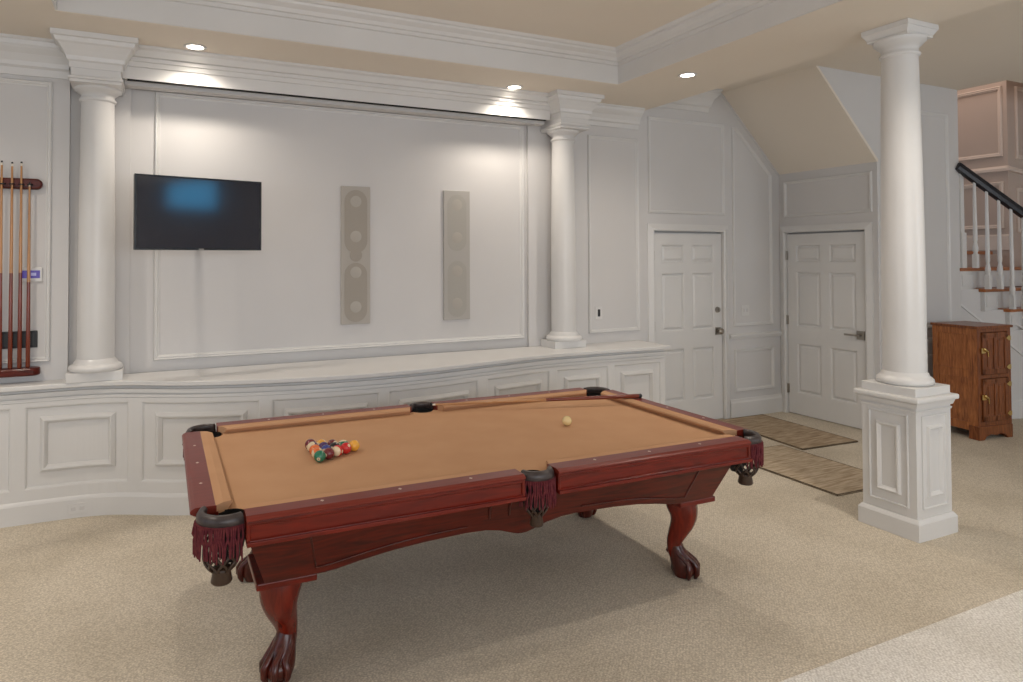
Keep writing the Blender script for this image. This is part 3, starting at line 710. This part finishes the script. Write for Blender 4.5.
    # ---- pockets
    def pocket(kind, su, sv):
        p = None
        if kind == 'corner':
            c = (su*1.315, sv*.675); mid = math.atan2(sv, su); spread = PI*.42; R_ = .098
        else:
            c = (0, sv*.735); mid = math.atan2(sv, 0); spread = PI*.42; R_ = .080
        angs = [mid-spread+2*spread*i/20 for i in range(21)]
        # hood: leather collar
        h = MB(); vs = []
        prof = [(-.022, RT-.006), (-.012, RT+.006), (.0, RT+.003), (.010, RT-.012), (.011, RT-.034), (.004, RT-.040), (-.012, RT-.038), (-.018, RT-.026)]
        if kind == 'side': sy = .62
        else: sy = 1
        pts3 = []
        for a in angs:
            for dr, z in prof:
                rr = R_+dr; x = c[0]+rr*math.cos(a); y = c[1]+rr*math.sin(a)*(1 if kind == 'corner' else 1)
                pts3.append((x, y, z))
        n = len(prof)
        h.add(pts3, [(i*n+k, (i+1)*n+k, (i+1)*n+(k+1) % n, i*n+(k+1) % n) for i in range(20) for k in range(n)], True)
        h.add(pts3[:n], [tuple(range(n))]); h.add(pts3[-n:], [tuple(range(n))])
        hood = h.obj('pocket', M_leather, r)
        # dark liner
        ln = MB().lathe([(.062, BZ+.005), (.066, BZ-.03), (.060, .70), (.050, .65), (.028, .60), (.001, .595)], (c[0]-su*.015 if kind == 'corner' else 0, c[1]-sv*(.015 if kind == 'corner' else .008), 0), 24, 'Z', False)
        ln.obj('pocket_liner', M_black, hood)
        # fringe
        fr = MB()
        na = 34 if kind == 'corner' else 24
        for i in range(na):
            a = mid-spread*.93+2*spread*.93*i/(na-1); rr = R_+.013+random.uniform(-.001, .003)
            x, y = c[0]+rr*math.cos(a), c[1]+rr*math.sin(a); L = .108+random.uniform(-.012, .008); j = random.uniform(-.012, .012)
            fr.tube([(x, y, RT-.036), (x-j*.6, y, RT-.075), (x+j*.5, y+j*.3, RT-.105), (x+j*.6, y-j*.4, RT-.05-L)], [.0042, .0052, .0046, .0030], 6)
        fr.obj('fringe', M_fringe, hood)
        band = MB(); 
        bp = [(.006, RT-.032), (.0135, RT-.034), (.0135, RT-.052), (.006, RT-.052)]; pts3 = []
        for a in angs:
            for dr, z in bp: pts3.append((c[0]+(R_+dr)*math.cos(a), c[1]+(R_+dr)*math.sin(a), z))
        band.add(pts3, [(i*4+k, (i+1)*4+k, (i+1)*4+(k+1) % 4, i*4+(k+1) % 4) for i in range(20) for k in range(4)]); band.obj('fringe_band', M_fringe, hood)
        # net cage of leather loops and cup
        cc = (c[0]+(su*.018 if kind == 'corner' else 0), c[1]+sv*(.018 if kind == 'corner' else .02)); nt = MB(); rn = .060 if kind == 'corner' else .05
        zt, zb = RT-.10, RT-.222
        rn = .066 if kind == 'corner' else .052
        if kind == 'side': zb = RT-.205
        def rad_at(t): return rn*(.86+.16*math.sin(PI*min(1, t*1.25))) if t < .5 else rn*(.5+.5*math.cos((t-.5)/.5*PI*.5)**.8)
        for i in range(8):
            a = 2*PI*i/8
            for s_ in (-1, 1):
                pts = []
                for t in [k/10 for k in range(11)]:
                    aa = a+s_*.39*math.sin(t*PI*1.5); rr_ = rad_at(t)
                    pts.append((cc[0]+rr_*math.cos(aa), cc[1]+rr_*math.sin(aa), zt+(zb-zt)*t))
                nt.tube(pts, .0050, 6)
        nt.obj('pocket_net', M_net, hood)
        cu_ = MB().lathe([(.001, zb+.012), (rn*.50, zb+.012), (rn*.58, zb+.004), (rn*.50, zb-.006), (rn*.60, zb-.040), (rn*.52, zb-.048), (.001, zb-.048)], (cc[0], cc[1], 0), 20); cu_.obj('pocket_cup', M_net, hood)
    for su in (-1, 1):
        for sv in (-1, 1): pocket('corner', su, sv)
    for sv in (-1, 1): pocket('side', 0, sv)
    # ---- body with arched lower edge
    def arch(u):
        u = abs(u)
        P = [(0, .468), (.03, .470), (.07, .485), (.12, .505), (.20, .522), (.28, .526), (.36, .525), (.5, .520), (.65, .508), (.78, .488), (.88, .468), (.93, .462), (1.3, .462)]
        for (a, za), (b, zb) in zip(P, P[1:]):
            if a <= u <= b: return za+(zb-za)*(u-a)/(b-a)
        return .462
    def side(sv):
        m = MB(); us = [-1.3+2.6*i/104 for i in range(105)]
        def q(u, z, off):   # slant: top .72 -> bottom .60 ; ends 1.245 -> 1.165
            t = (.70-z)/(.70-.462); lim = 1.245-.08*t
            uu = max(-lim, min(lim, u)); return (uu, sv*(.722-.105*t+off), z)
        n = len(us); vs = []
        for off in (0, -.025):
            for u in us: vs.append(q(u, .70, off)); vs.append(q(u, arch(u), off))
        fs = []
        for i in range(n-1):
            fs += [(2*i, 2*i+2, 2*i+3, 2*i+1), (2*n+2*i, 2*n+2*i+1, 2*n+2*i+3, 2*n+2*i+2), (2*i+1, 2*i+3, 2*n+2*i+3, 2*n+2*i+1), (2*i, 2*n+2*i, 2*n+2*i+2, 2*i+2)]
        fs += [(0, 1, 2*n+1, 2*n), (2*n-2, 4*n-2, 4*n-1, 2*n-1)]
        m.add(vs, fs)
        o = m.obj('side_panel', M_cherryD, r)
        # bead along the arch and corner lines
        for s_ in (-1, 1):
            b_ = MB()
            pts = [q(s_*1.01, .695, .002), q(s_*.965, arch(.965)+.035, .002)]+[q(s_*u, arch(u)+.035, .002) for u in (.9, .8, .7, .6, .5, .42, .36, .30)]
            b_.tube(pts, .0035, 6); b_.obj('bead_line', M_claw, o)
            for uu in ((.10, .20) if s_*sv > 0 else ()): MB().tube([q(s_*uu, .685, .001), q(s_*(uu+.005), .63, .002), q(s_*(uu-.003), .585, .001)], .006, 6).obj('keystone_line', M_claw, o)
    for sv in (-1, 1): side(sv)
    for su in (-1, 1):
        m = MB()
        def e(y, z, off):
            t = (.70-z)/(.70-.462); lim = .722-.105*t; return (su*(1.243-.08*t+off), max(-lim, min(lim, y)), z)
        ys = [-.72, -.45, -.3, -.15, 0, .15, .3, .45, .72]; vs = []
        az = lambda y: .462 if abs(y) > .4 else .462+.05*math.cos(y/.4*PI/2)
        for off in (0, -.025):
            for y in ys: vs += [e(y, .70, off), e(y, az(y), off)]
        n = len(ys); fs = []
        for i in range(n-1): fs += [(2*i, 2*i+2, 2*i+3, 2*i+1), (2*n+2*i, 2*n+2*i+1, 2*n+2*i+3, 2*n+2*i+2), (2*i+1, 2*i+3, 2*n+2*i+3, 2*n+2*i+1)]
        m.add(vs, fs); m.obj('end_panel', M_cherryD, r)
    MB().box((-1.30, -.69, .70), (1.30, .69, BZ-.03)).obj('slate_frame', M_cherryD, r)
    # ---- legs
    for su in (-1, 1):
        for sv in (-1, 1):
            pl = MB(); a0, a1 = sorted((su*.955, su*1.197)); b0, b1 = sorted((sv*.30, sv*.612))
            pl.box((a0, b0, .432), (a1, b1, .462)); pl.obj('leg_plate', M_cherry, r, .006)
            C0 = Vector((su*1.064, sv*.462, 0)); d = Vector((su, sv, 0)).normalized()
            pts = []; rad = []
            for off, z, rr in ((.010, .432, .088), (.018, .405, .090), (.032, .37, .088), (.034, .33, .080), (.024, .29, .068), (.006, .25, .057), (-.012, .21, .049), (-.022, .17, .043), (-.018, .135, .041), (-.004, .11, .044), (.006, .09, .05)):
                pts.append(C0+d*off+Vector((0, 0, z))); rad.append(rr)
            sh = lambda th: 1/ max(abs(math.cos(th))**2.8+abs(math.sin(th))**2.8, 1e-6)**(1/2.8)*.92
            lg = MB().tube(pts, rad, 24, (d.x, d.y, 0), sh).obj('leg', M_legwood, r, 0, None, 1)
            ft = MB(); B = C0+d*.042+Vector((0, 0, .048))
            # ball
            vs = []; fs = []; nn = 18; mm = 10
            prof = [(max(.001, .058*math.sin(PI*i/mm)), -.048*math.cos(PI*i/mm)) for i in range(mm+1)]
            ft.lathe(prof, B, nn)
            ft.tube([C0-d*.016+Vector((0,0,.175)), C0-d*.008+Vector((0,0,.14)), C0+d*.008+Vector((0,0,.105)), C0+d*.022+Vector((0,0,.072)), C0+d*.026+Vector((0,0,.04)), C0+d*.024+Vector((0,0,.002))], [.040, .045, .054, .060, .058, .044], 18, (d.x, d.y, 0))
            K = C0-d*.012+Vector((0, 0, .135))
            for an in (-1.25, -.42, .42, 1.25, PI):
                dd = Vector((d.x*math.cos(an)-d.y*math.sin(an), d.x*math.sin(an)+d.y*math.cos(an), 0))
                pts = [K+dd*.025+Vector((0,0,.03)), K+dd*.04, B+dd*.048+Vector((0,0,.040)), B+dd*.064+Vector((0,0,.016)), B+dd*.066+Vector((0,0,-.014)), B+dd*.056+Vector((0,0,-.036)), B+dd*.050+Vector((0,0,-.046))]
                ft.tube(pts, [.010, .015, .016, .017, .014, .011, .004], 10)
            ft.obj('claw_foot', M_claw, lg)
M_cherryR = wood('rail_wood', (.15, .018, .010), (.20, .026, .015), .35, .15)
pool_table()

# ------------------------------------------------------------------ balls
def ball_mat(name, col, stripe):
    m = mat(name, col, .12, .5, 0, .5); n, l, b = nodes(m)
    tc = n.new('ShaderNodeTexCoord'); sp = n.new('ShaderNodeSeparateXYZ'); l.new(tc.outputs['Object'], sp.inputs[0])
    ab = n.new('ShaderNodeMath'); ab.operation = 'ABSOLUTE'; l.new(sp.outputs['Z'], ab.inputs[0])
    gt = n.new('ShaderNodeMath'); gt.operation = 'GREATER_THAN'; gt.inputs[1].default_value = .0145 if stripe else 1; l.new(ab.outputs[0], gt.inputs[0])
    # number spots on +-Y
    x2 = n.new('ShaderNodeMath'); x2.operation = 'MULTIPLY'; l.new(sp.outputs['X'], x2.inputs[0]); l.new(sp.outputs['X'], x2.inputs[1])
    z2 = n.new('ShaderNodeMath'); z2.operation = 'MULTIPLY_ADD'; l.new(sp.outputs['Z'], z2.inputs[0]); l.new(sp.outputs['Z'], z2.inputs[1]); l.new(x2.outputs[0], z2.inputs[2])
    lt = n.new('ShaderNodeMath'); lt.operation = 'LESS_THAN'; lt.inputs[1].default_value = .0085**2; l.new(z2.outputs[0], lt.inputs[0])
    mx = n.new('ShaderNodeMath'); mx.operation = 'MAXIMUM'; l.new(gt.outputs[0], mx.inputs[0]); l.new(lt.outputs[0], mx.inputs[1])
    mc = n.new('ShaderNodeMix'); mc.data_type = 'RGBA'; mc.inputs[6].default_value = (*col, 1); mc.inputs[7].default_value = (.80, .64, .42, 1); l.new(mx.outputs[0], mc.inputs[0]); l.new(mc.outputs[2], b.inputs['Base Color'])
    return m
BR = .0286
def sphere():
    m = MB(); mm = 24
    m.lathe([(max(.0003, BR*math.sin(PI*i/mm)), -BR*math.cos(PI*i/mm)) for i in range(mm+1)], (0,0,0), 32); return m
cols = {'yellow': (.85, .42, .05), 'blue': (.02, .04, .25), 'red': (.60, .02, .02), 'purple': (.07, .02, .12), 'orange': (.75, .16, .03), 'green': (.01, .17, .09), 'maroon': (.16, .012, .02), 'black': (.01, .01, .012)}
rack = [[('yellow', 0, 1, 'plain yellow ball at the right tip of the racked triangle')],
        [('red', 0, 3, 'plain red ball beside the yellow tip ball, on the near edge'), ('green', 1, 14, 'green striped ball beside the yellow tip ball, on the far edge')],
        [('red', 1, 11, 'red striped ball midway along the near edge of the rack'), ('black', 0, 8, 'black ball in the middle of the rack'), ('maroon', 1, 15, 'maroon striped ball midway along the far edge of the rack')],
        [('maroon', 0, 7, 'plain maroon ball on the near edge next to the green corner ball'), ('blue', 1, 10, 'blue striped ball inside the rack behind the plain maroon ball'), ('purple', 0, 4, 'plain purple ball inside the rack one in from the far edge'), ('yellow', 1, 9, 'yellow striped ball on the far edge near the left corner')],
        [('green', 0, 6, 'plain green ball at the near left corner of the rack, its number spot showing'), ('orange', 1, 13, 'orange striped ball in the back row next to the green corner ball'), ('orange', 0, 5, 'plain orange ball in the middle of the back row'), ('purple', 1, 12, 'purple striped ball in the back row next to the far corner'), ('maroon', 0, 2, 'dark brown-red ball at the far left corner of the rack')]]
bmesh_me = None
mcache = {}
for rr, row in enumerate(rack):
    for i, (cn, st, num, lab) in enumerate(row):
        k = (cn, st)
        if k not in mcache: mcache[k] = ball_mat('ball_'+cn+('_stripe' if st else ''), cols[cn], st)
        o = sphere().obj('pool_ball', mcache[k])
        u = -.643-.0499*rr; v = (i-rr/2)*.0576
        p = T3(u, v, BZ+BR); o.location = p
        if cn == 'green' and not st:
            look = Vector((0-p.x, 0-p.y, .55)).normalized(); o.rotation_euler = Vector((0, -1, 0)).rotation_difference(Vector((look.x-.25, look.y, -.25)).normalized()).to_euler()
        else: o.rotation_euler = (random.uniform(0, 6), random.uniform(0, 6), random.uniform(0, 6))
        tag(o, lab, 'pool ball', 'racked pool balls')
        if num == 6:
            td = bpy.data.curves.new('number', 'FONT'); td.body = '6'; td.size = .013; td.extrude = .0002; td.align_x = 'CENTER'; td.align_y = 'CENTER'
            tmp = bpy.data.objects.new('tmp_text', td); COL.objects.link(tmp); dg = bpy.context.evaluated_depsgraph_get(); nm = bpy.data.meshes.new_from_object(tmp.evaluated_get(dg))
            bpy.data.objects.remove(tmp); nm.materials.clear(); nm.materials.append(M_dark)
            to = bpy.data.objects.new('ball_number', nm); COL.objects.link(to); to.parent = o; to.location = (0, -BR-.0002, 0); to.rotation_euler = (PI/2, 0, 0)
o = sphere().obj('cue_ball', mat('cue_ball_ivory', (.80, .62, .30), .12, .5, 0, .5)); o.location = T3(.632, -.013, BZ+BR); tag(o, 'single cream cue ball alone on the right half of the felt', 'pool ball')

# cue lying across the far rail corner
def loose_cue():
    r = cue('pool cue lying across the far right corner of the table rails', 1.42); r['category'] = 'pool cue'
    tip = T3(.033, .668, RT+.010); butt = T3(1.405, .300, RT+.0155)
    d = (tip-butt).normalized(); r.rotation_mode = 'QUATERNION'; r.rotation_quaternion = Vector((0, 0, 1)).rotation_difference(d); r.location = butt
    r.scale = (1, 1, (tip-butt).length/1.42)
    b = MB().lathe([(.010, -.018), (.0145, -.014), (.0145, .004)], (0,0,0), 14).obj('rubber_bumper', M_dark, r)
loose_cue()

# ------------------------------------------------------------------ rugs
def rug(name, corners, mt, label):
    cx = sum(c[0] for c in corners)/4; cy = sum(c[1] for c in corners)/4
    r = empty(name, (cx, cy, 0)); tag(r, label, 'rug')
    m = MB().prism([(x-cx, y-cy) for x, y in corners], lambda x, y: (x, y, .001), lambda x, y: (x, y, .013)); m.obj('woven_field', mt, r, .003)
    k = .985
    e = MB().sweep([(x-cx, y-cy) for x, y in corners], [(0, .001), (0, .014), (.007, .014), (.007, .001)], True, XYm); e.obj('rug_binding', M_rugedge, r)
rug('floor_rug', [(5.37, 4.34), (6.08, 4.30), (6.16, 5.49), (5.50, 5.50)], M_rug, 'brown flecked rug lying in front of the two doors')
rug('floor_rug', [(4.56, 3.40), (5.25, 3.36), (5.30, 4.28), (4.62, 4.72)][:0] or [(4.57, 3.40), (5.28, 3.37), (5.31, 4.52), (4.60, 4.55)], M_rug2, 'lighter tan rug between the pool table and the column pedestal')

# ------------------------------------------------------------------ oak cabinet
def cabinet():
    ang = math.atan2(-.056, .476)
    r = empty('oak_cabinet', (7.165, 3.84, 0), ang); tag(r, 'small carved oak cabinet with brass latches standing by the stairs', 'cabinet')
    W, D, H = .46, .44, 1.09
    b = MB(); b.box((.01, .01, .10), (W-.01, D-.01, H-.02)); b.obj('body', M_oakH, r)
    MB().box((-.02, -.02, H-.025), (W+.02, D+.01, H)).obj('top', M_oakH, r, .006)
    # left side frame and panels, x = 0 plane
    s = MB()
    for y0, y1 in ((0, .075), (D-.06, D)): s.box((-.004, y0, 0), (.03, y1, H-.025))
    for z0, z1 in ((.08, .16), (.58, .66), (H-.09, H-.025)): s.box((-.003, .07, z0), (.02, D-.05, z1))
    s.obj('side_frame', M_oak, r, .002)
    s2 = MB()
    for z0, z1 in ((.16, .58), (.66, H-.09)): s2.box((.004, .075, z0), (.012, D-.06, z1)); 
    s2.obj('side_panel', M_oak, r)
    # front frame, y = 0 plane
    f = MB()
    for x0, x1 in ((.0, .05), (W-.05, W)): f.box((x0, -.005, .12), (x1, .02, H-.025))
    for z0, z1 in ((.12, .17), (.585, .62), (H-.06, H-.025)): f.box((.05, -.005, z0), (W-.05, .02, z1))
    f.obj('front_frame', M_oakH, r, .002)
    foot = MB(); pl = [(0, 0), (.07, 0), (.10, .035), (.17, .05), (.23, .035), (.29, .05), (.36, .035), (.39, 0), (W, 0), (W, .13), (0, .13)]
    foot.prism(pl, lambda x, z: (x-.01, -.02, z), lambda x, z: (x-.01, .01, z)); foot.box((W-.03, 0, 0), (W+.01, D, .12)).box((-.014, -.02, 0), (.0, .08, .13)).obj('plinth', M_oakH, r, .003)
    for z0, z1 in ((.175, .58), (.625, H-.065)):
        d = MB(); x0, x1 = .055, W-.055
        d.box((x0, -.010, z0), (x1, .0, z1))
        for a, b_ in ((x0, x0+.045), (x1-.045, x1), ((x0+x1)/2-.018, (x0+x1)/2+.018)): d.box((a, -.018, z0), (b_, -.009, z1))
        for a, b_ in ((z0, z0+.05), (z1-.05, z1)): d.box((x0, -.018, a), (x1, -.009, b_))
        for c_ in ((x0+.045+(x0+x1)/2-.018)/2, (x1-.045+(x0+x1)/2+.018)/2): d.box((c_-.03, -.015, z0+.07), (c_+.03, -.009, z1-.07))
        do = d.obj('door', M_oakH, r, .002)
        zm = (z0+z1)/2+.02
        h = MB(); h.tube([(x0+.01, -.022, zm+.03), (x0+.03, -.032, zm+.01), (x0+.055, -.028, zm), (x0+.06, -.03, zm-.05)], [.009, .011, .008, .005], 10); h.box((x0-.02, -.022, zm-.015), (x0+.035, -.017, zm+.035))
        h.obj('latch', M_brass, do)
        for zz in (z0+.06, z1-.06):
            g = MB(); g.prism([(x1-.03, zz), (x1+.005, zz+.025), (x1+.035, zz+.02), (x1+.035, zz-.02), (x1+.005, zz-.025)], lambda x, z: (x, -.018, z), lambda x, z: (x, -.022, z)); g.obj('hinge', M_brass, do)
cabinet()

# ------------------------------------------------------------------ stairs
def stairs():
    r = empty('staircase', (8.4, 4.4, 0)); r['kind'] = 'structure'; r['label'] = 'white staircase with oak treads rising leftwards behind the cabinet'; r['category'] = 'stairs'
    L = Vector(r.location)
    def ob(m, name, mt, bevel=0, par=None):
        m.v = [(x-L.x, y-L.y, z-L.z) for x, y, z in m.v]; return m.obj(name, mt, par or r, bevel)
    # (left end x, front y, height)
    S = [(7.90, 4.40, 1.80+.03), (7.905, 4.385, 1.637), (8.16, 4.285, 1.409), (8.42, 4.18, 1.191), (8.68, 4.07, .98), (8.94, 3.96, .76), (9.2, 3.86, .55)]
    XR = 9.9
    for i, (x, y, z) in enumerate(S):
        yb = 5.0
        if i == 0:
            ob(MB().box((x, y+.28, z-.045), (9.1, y+.32, z-.005)), 'tread', M_tread, .006); 
            ob(MB().box((x, y+.33, z-.20), (XR, y+.35, z-.04)), 'riser', M_pink); continue  # pink puts the warm light on this riser into its colour
        ob(MB().box((x-.02, y-.02, z-.035), (XR, y+.36, z)), 'tread', M_tread, .008)
        ob(MB().box((x+.28 if i > 0 else x, y+.03, z-.22), (XR, y+.05, z-.035)), 'riser', M_trim)
        # stringer bracket panel
        x2 = S[i+1][0] if i+1 < len(S) else x+.3
        ob(MB().box((x, y, z-.24), (x2+.02, y+.04, z-.035)).sweep(rect(x+.03, z-.20, x2-.02, z-.07), [(0,0),(0,.006),(.01,.006),(.012,0)], True, WALL_Y(y)), 'bracket_panel', M_trim)
    # stringer wall below the steps
    n = Vector((1, -.4, 0))
    def pl(x, z, b): return (x, 4.40-.4*(x-7.9)+.03-b, z)
    sm = MB(); poly = [(7.9, 0), (9.9, 0), (9.9, .05), (7.9, 1.60)]
    poly = [(7.9, 0), (9.6, 0), (9.6, .32), (9.22, .32), (9.22, .53), (8.96, .53), (8.96, .75), (8.70, .75), (8.70, .96), (8.44, .96), (8.44, 1.18), (8.18, 1.18), (8.18, 1.405), (7.9, 1.405)]
    sm.prism(poly, lambda x, z: pl(x, z, 0), lambda x, z: pl(x, z, -.06)); ob(sm, 'stringer_wall', M_wall)
    ob(MB().sweep([(9.4, .02), (7.92, 1.27)], [(0, 0), (0, .012), (.02, .012), (.02, 0)], False, pl).sweep([(9.6, .42), (8.5, 1.05)], [(0, 0), (0, .012), (.02, .012), (.02, 0)], False, pl), 'stringer_moulding', M_trim)
    ob(MB().sweep([(9.6, 0), (7.93, 0)][::1], [(0, 0), (0, .02), (-.18, .02), (-.2, 0)], False, pl), 'baseboard', M_trim)
    # railing
    g = empty('stair_railing', (8.2, 4.3, 1.6)); tag(g, 'black handrail on white turned balusters climbing the stairs', 'railing')
    L2 = Vector(g.location)
    def ob2(m, name, mt, bevel=0):
        m.v = [(x-L2.x, y-L2.y, z-L2.z) for x, y, z in m.v]; return m.obj(name, mt, g, bevel)
    A = Vector((7.86, 4.37, 2.745)); B = Vector((8.72, 4.03, 2.105)); d = (B-A)
    def hr(t): return A+d*t
    h = MB(); sec = [(-.03, -.05), (.03, -.05), (.035, -.01), (.025, .035), (0, .045), (-.025, .035), (-.035, -.01)]
    dn = d.normalized(); rt = Vector((d.y, -d.x, 0)).normalized(); up = rt.cross(dn)
    if up.z < 0: up = -up
    vs = [A+rt*a+up*b for a, b in sec]+[B+d*.6+rt*a+up*b for a, b in sec]; k = 7
    h.add([tuple(v) for v in vs], [tuple(range(k)), tuple(range(k, 2*k))]+[(i, (i+1) % k, k+(i+1) % k, k+i) for i in range(k)]); ob2(h, 'handrail', M_rail_black, .006)
    for i in range(9):
        x = 8.035+i*.128; t = (x-7.86)/(8.72-7.86); top = hr(t)
        y = 4.40-.4*(x-7.9)+.035
        z0 = 1.637 if x < 8.15 else (1.409 if x < 8.41 else (1.191 if x < 8.67 else .98))
        if x < 8.15: z0 = 1.637
        zt = top.z-.03; zz = zt-z0; y = top.y
        b = MB(); b.box((x-.023, y-.023, z0), (x+.023, y+.023, z0+.15))
        b.lathe([(.022, z0+.15), (.018, z0+.165), (.026, z0+.185), (.027, z0+.22), (.017, z0+.27), (.015, z0+.28), (.021, z0+.30), (.021, z0+.34), (.013, zt)], (x, y, 0), 12)
        ob2(b, 'baluster', M_trim)
    b = MB(); b.box((7.905, 4.36, 1.637), (7.985, 4.44, 2.02)); b.box((7.90, 4.365, 2.02), (7.96, 4.425, 2.66)); ob2(b, 'half_newel', M_trim)
    # stairwell walls
    XA = 9.35
    struct(MB().box((XA, 4.63, 0), (XA+.1, 8, 7)).obj('wall_stairwell', M_pink), 'pinkish panelled stairwell wall beyond the railing', 'wall')
    struct(MB().box((XA+.1, 4.63, 0), (11, 4.73, 7)).obj('wall_stairwell', M_pink))
    struct(MB().box((7.9, 5.9, 0), (XA, 6.0, 7)).obj('wall_stairwell', M_pink))
    struct(MB().box((7.83, YG+.1, ZH), (7.93, 6, 7)).box((7.83, 3.92, ZH+.15), (7.93, YG+.1, 7)).obj('wall_stairwell', M_pink))
    struct(MB().box((7.83, 3.82, ZH+.15), (11, 3.92, 7)).obj('wall_stairwell', M_pink))
    struct(MB().box((7.83, 3.82, 7), (11.1, 6.1, 7.1)).obj('ceiling_stairwell', M_ceil))
    fr = MB()
    for z0, z1 in ((2.98, 3.84), (2.10, 2.67)): fr.sweep(rect(4.68, z0, 5.6, z1), frame_prof(.05, .025), True, WALL_X(XA))
    fr.sweep([(4.63, 2.80), (6.0, 2.80)], [(0, 0), (0, .03), (.03, .03), (.06, .012), (.06, 0)], False, WALL_X(XA))
    fr.sweep([(4.63, 1.84), (6.0, 1.84)], [(0, 0), (0, .02), (.17, .02), (.19, 0)], False, WALL_X(XA))
    fr.sweep([(XA-.03, 2.80), (11, 2.62)], [(0, 0), (0, .03), (.03, .03), (.06, .012), (.06, 0)], False, WALL_Y(4.63))
    fr.sweep(rect(XA+.16, 2.95, XA+.9, 3.84), frame_prof(.05, .025), True, WALL_Y(4.63))
    fr.sweep(rect(XA+.16, 2.05, XA+.9, 2.6), frame_prof(.05, .025), True, WALL_Y(4.63))
    struct(fr.obj('trim_19', MATS['stairwell_trim']))
mat('stairwell_trim', (.66, .56, .49), .5)
stairs()

# ------------------------------------------------------------------ windows behind the viewer (daylight source)
M_sky = mat('daylight_pane', (.2, .4, .7), .3, .5, 0, 0, (.08, .38, .68), 5)
def window(i, axis, pos, a0, a1, z0, z1, blue=False):
    r = empty('window_%d' % i, ((a0+a1)/2, pos, z0) if axis == 'Y' else (pos, (a0+a1)/2, z0)); r['kind'] = 'structure'
    W = (a1-a0)/2; H = z1-z0
    mapf = (lambda a, z, b: (a, b, z)) if axis == 'Y' else (lambda a, z, b: (b, a, z))
    m = MB().sweep(rect(-W, 0, W, H), [(0, -.1), (0, .02), (.06, .02), (.06, -.1)], True, mapf)
    k = max(1, int(W*2/1.1))
    for j in range(1, k):
        x = -W+2*W*j/k; m.sweep([(x, 0), (x, H)], [(-.03, -.08), (-.03, -.02), (.03, -.02), (.03, -.08)], False, mapf)
    m.obj('window_frame', M_trim, r)
    if blue: MB().prism(rect(-W, 0, W, H), lambda a, z: mapf(a, z, -.12), lambda a, z: mapf(a, z, -.10)).obj('pane', M_sky, r)
window(1, 'Y', -4, -2.2, 3.4, .8, 3.0); window(2, 'Y', -4, 4.62, 5.85, 2.78, 3.5, True); window(3, 'Y', -4, 7.8, 10.0, .8, 3.0); window(4, 'X', -4, -1.5, 3.5, .7, 2.7)
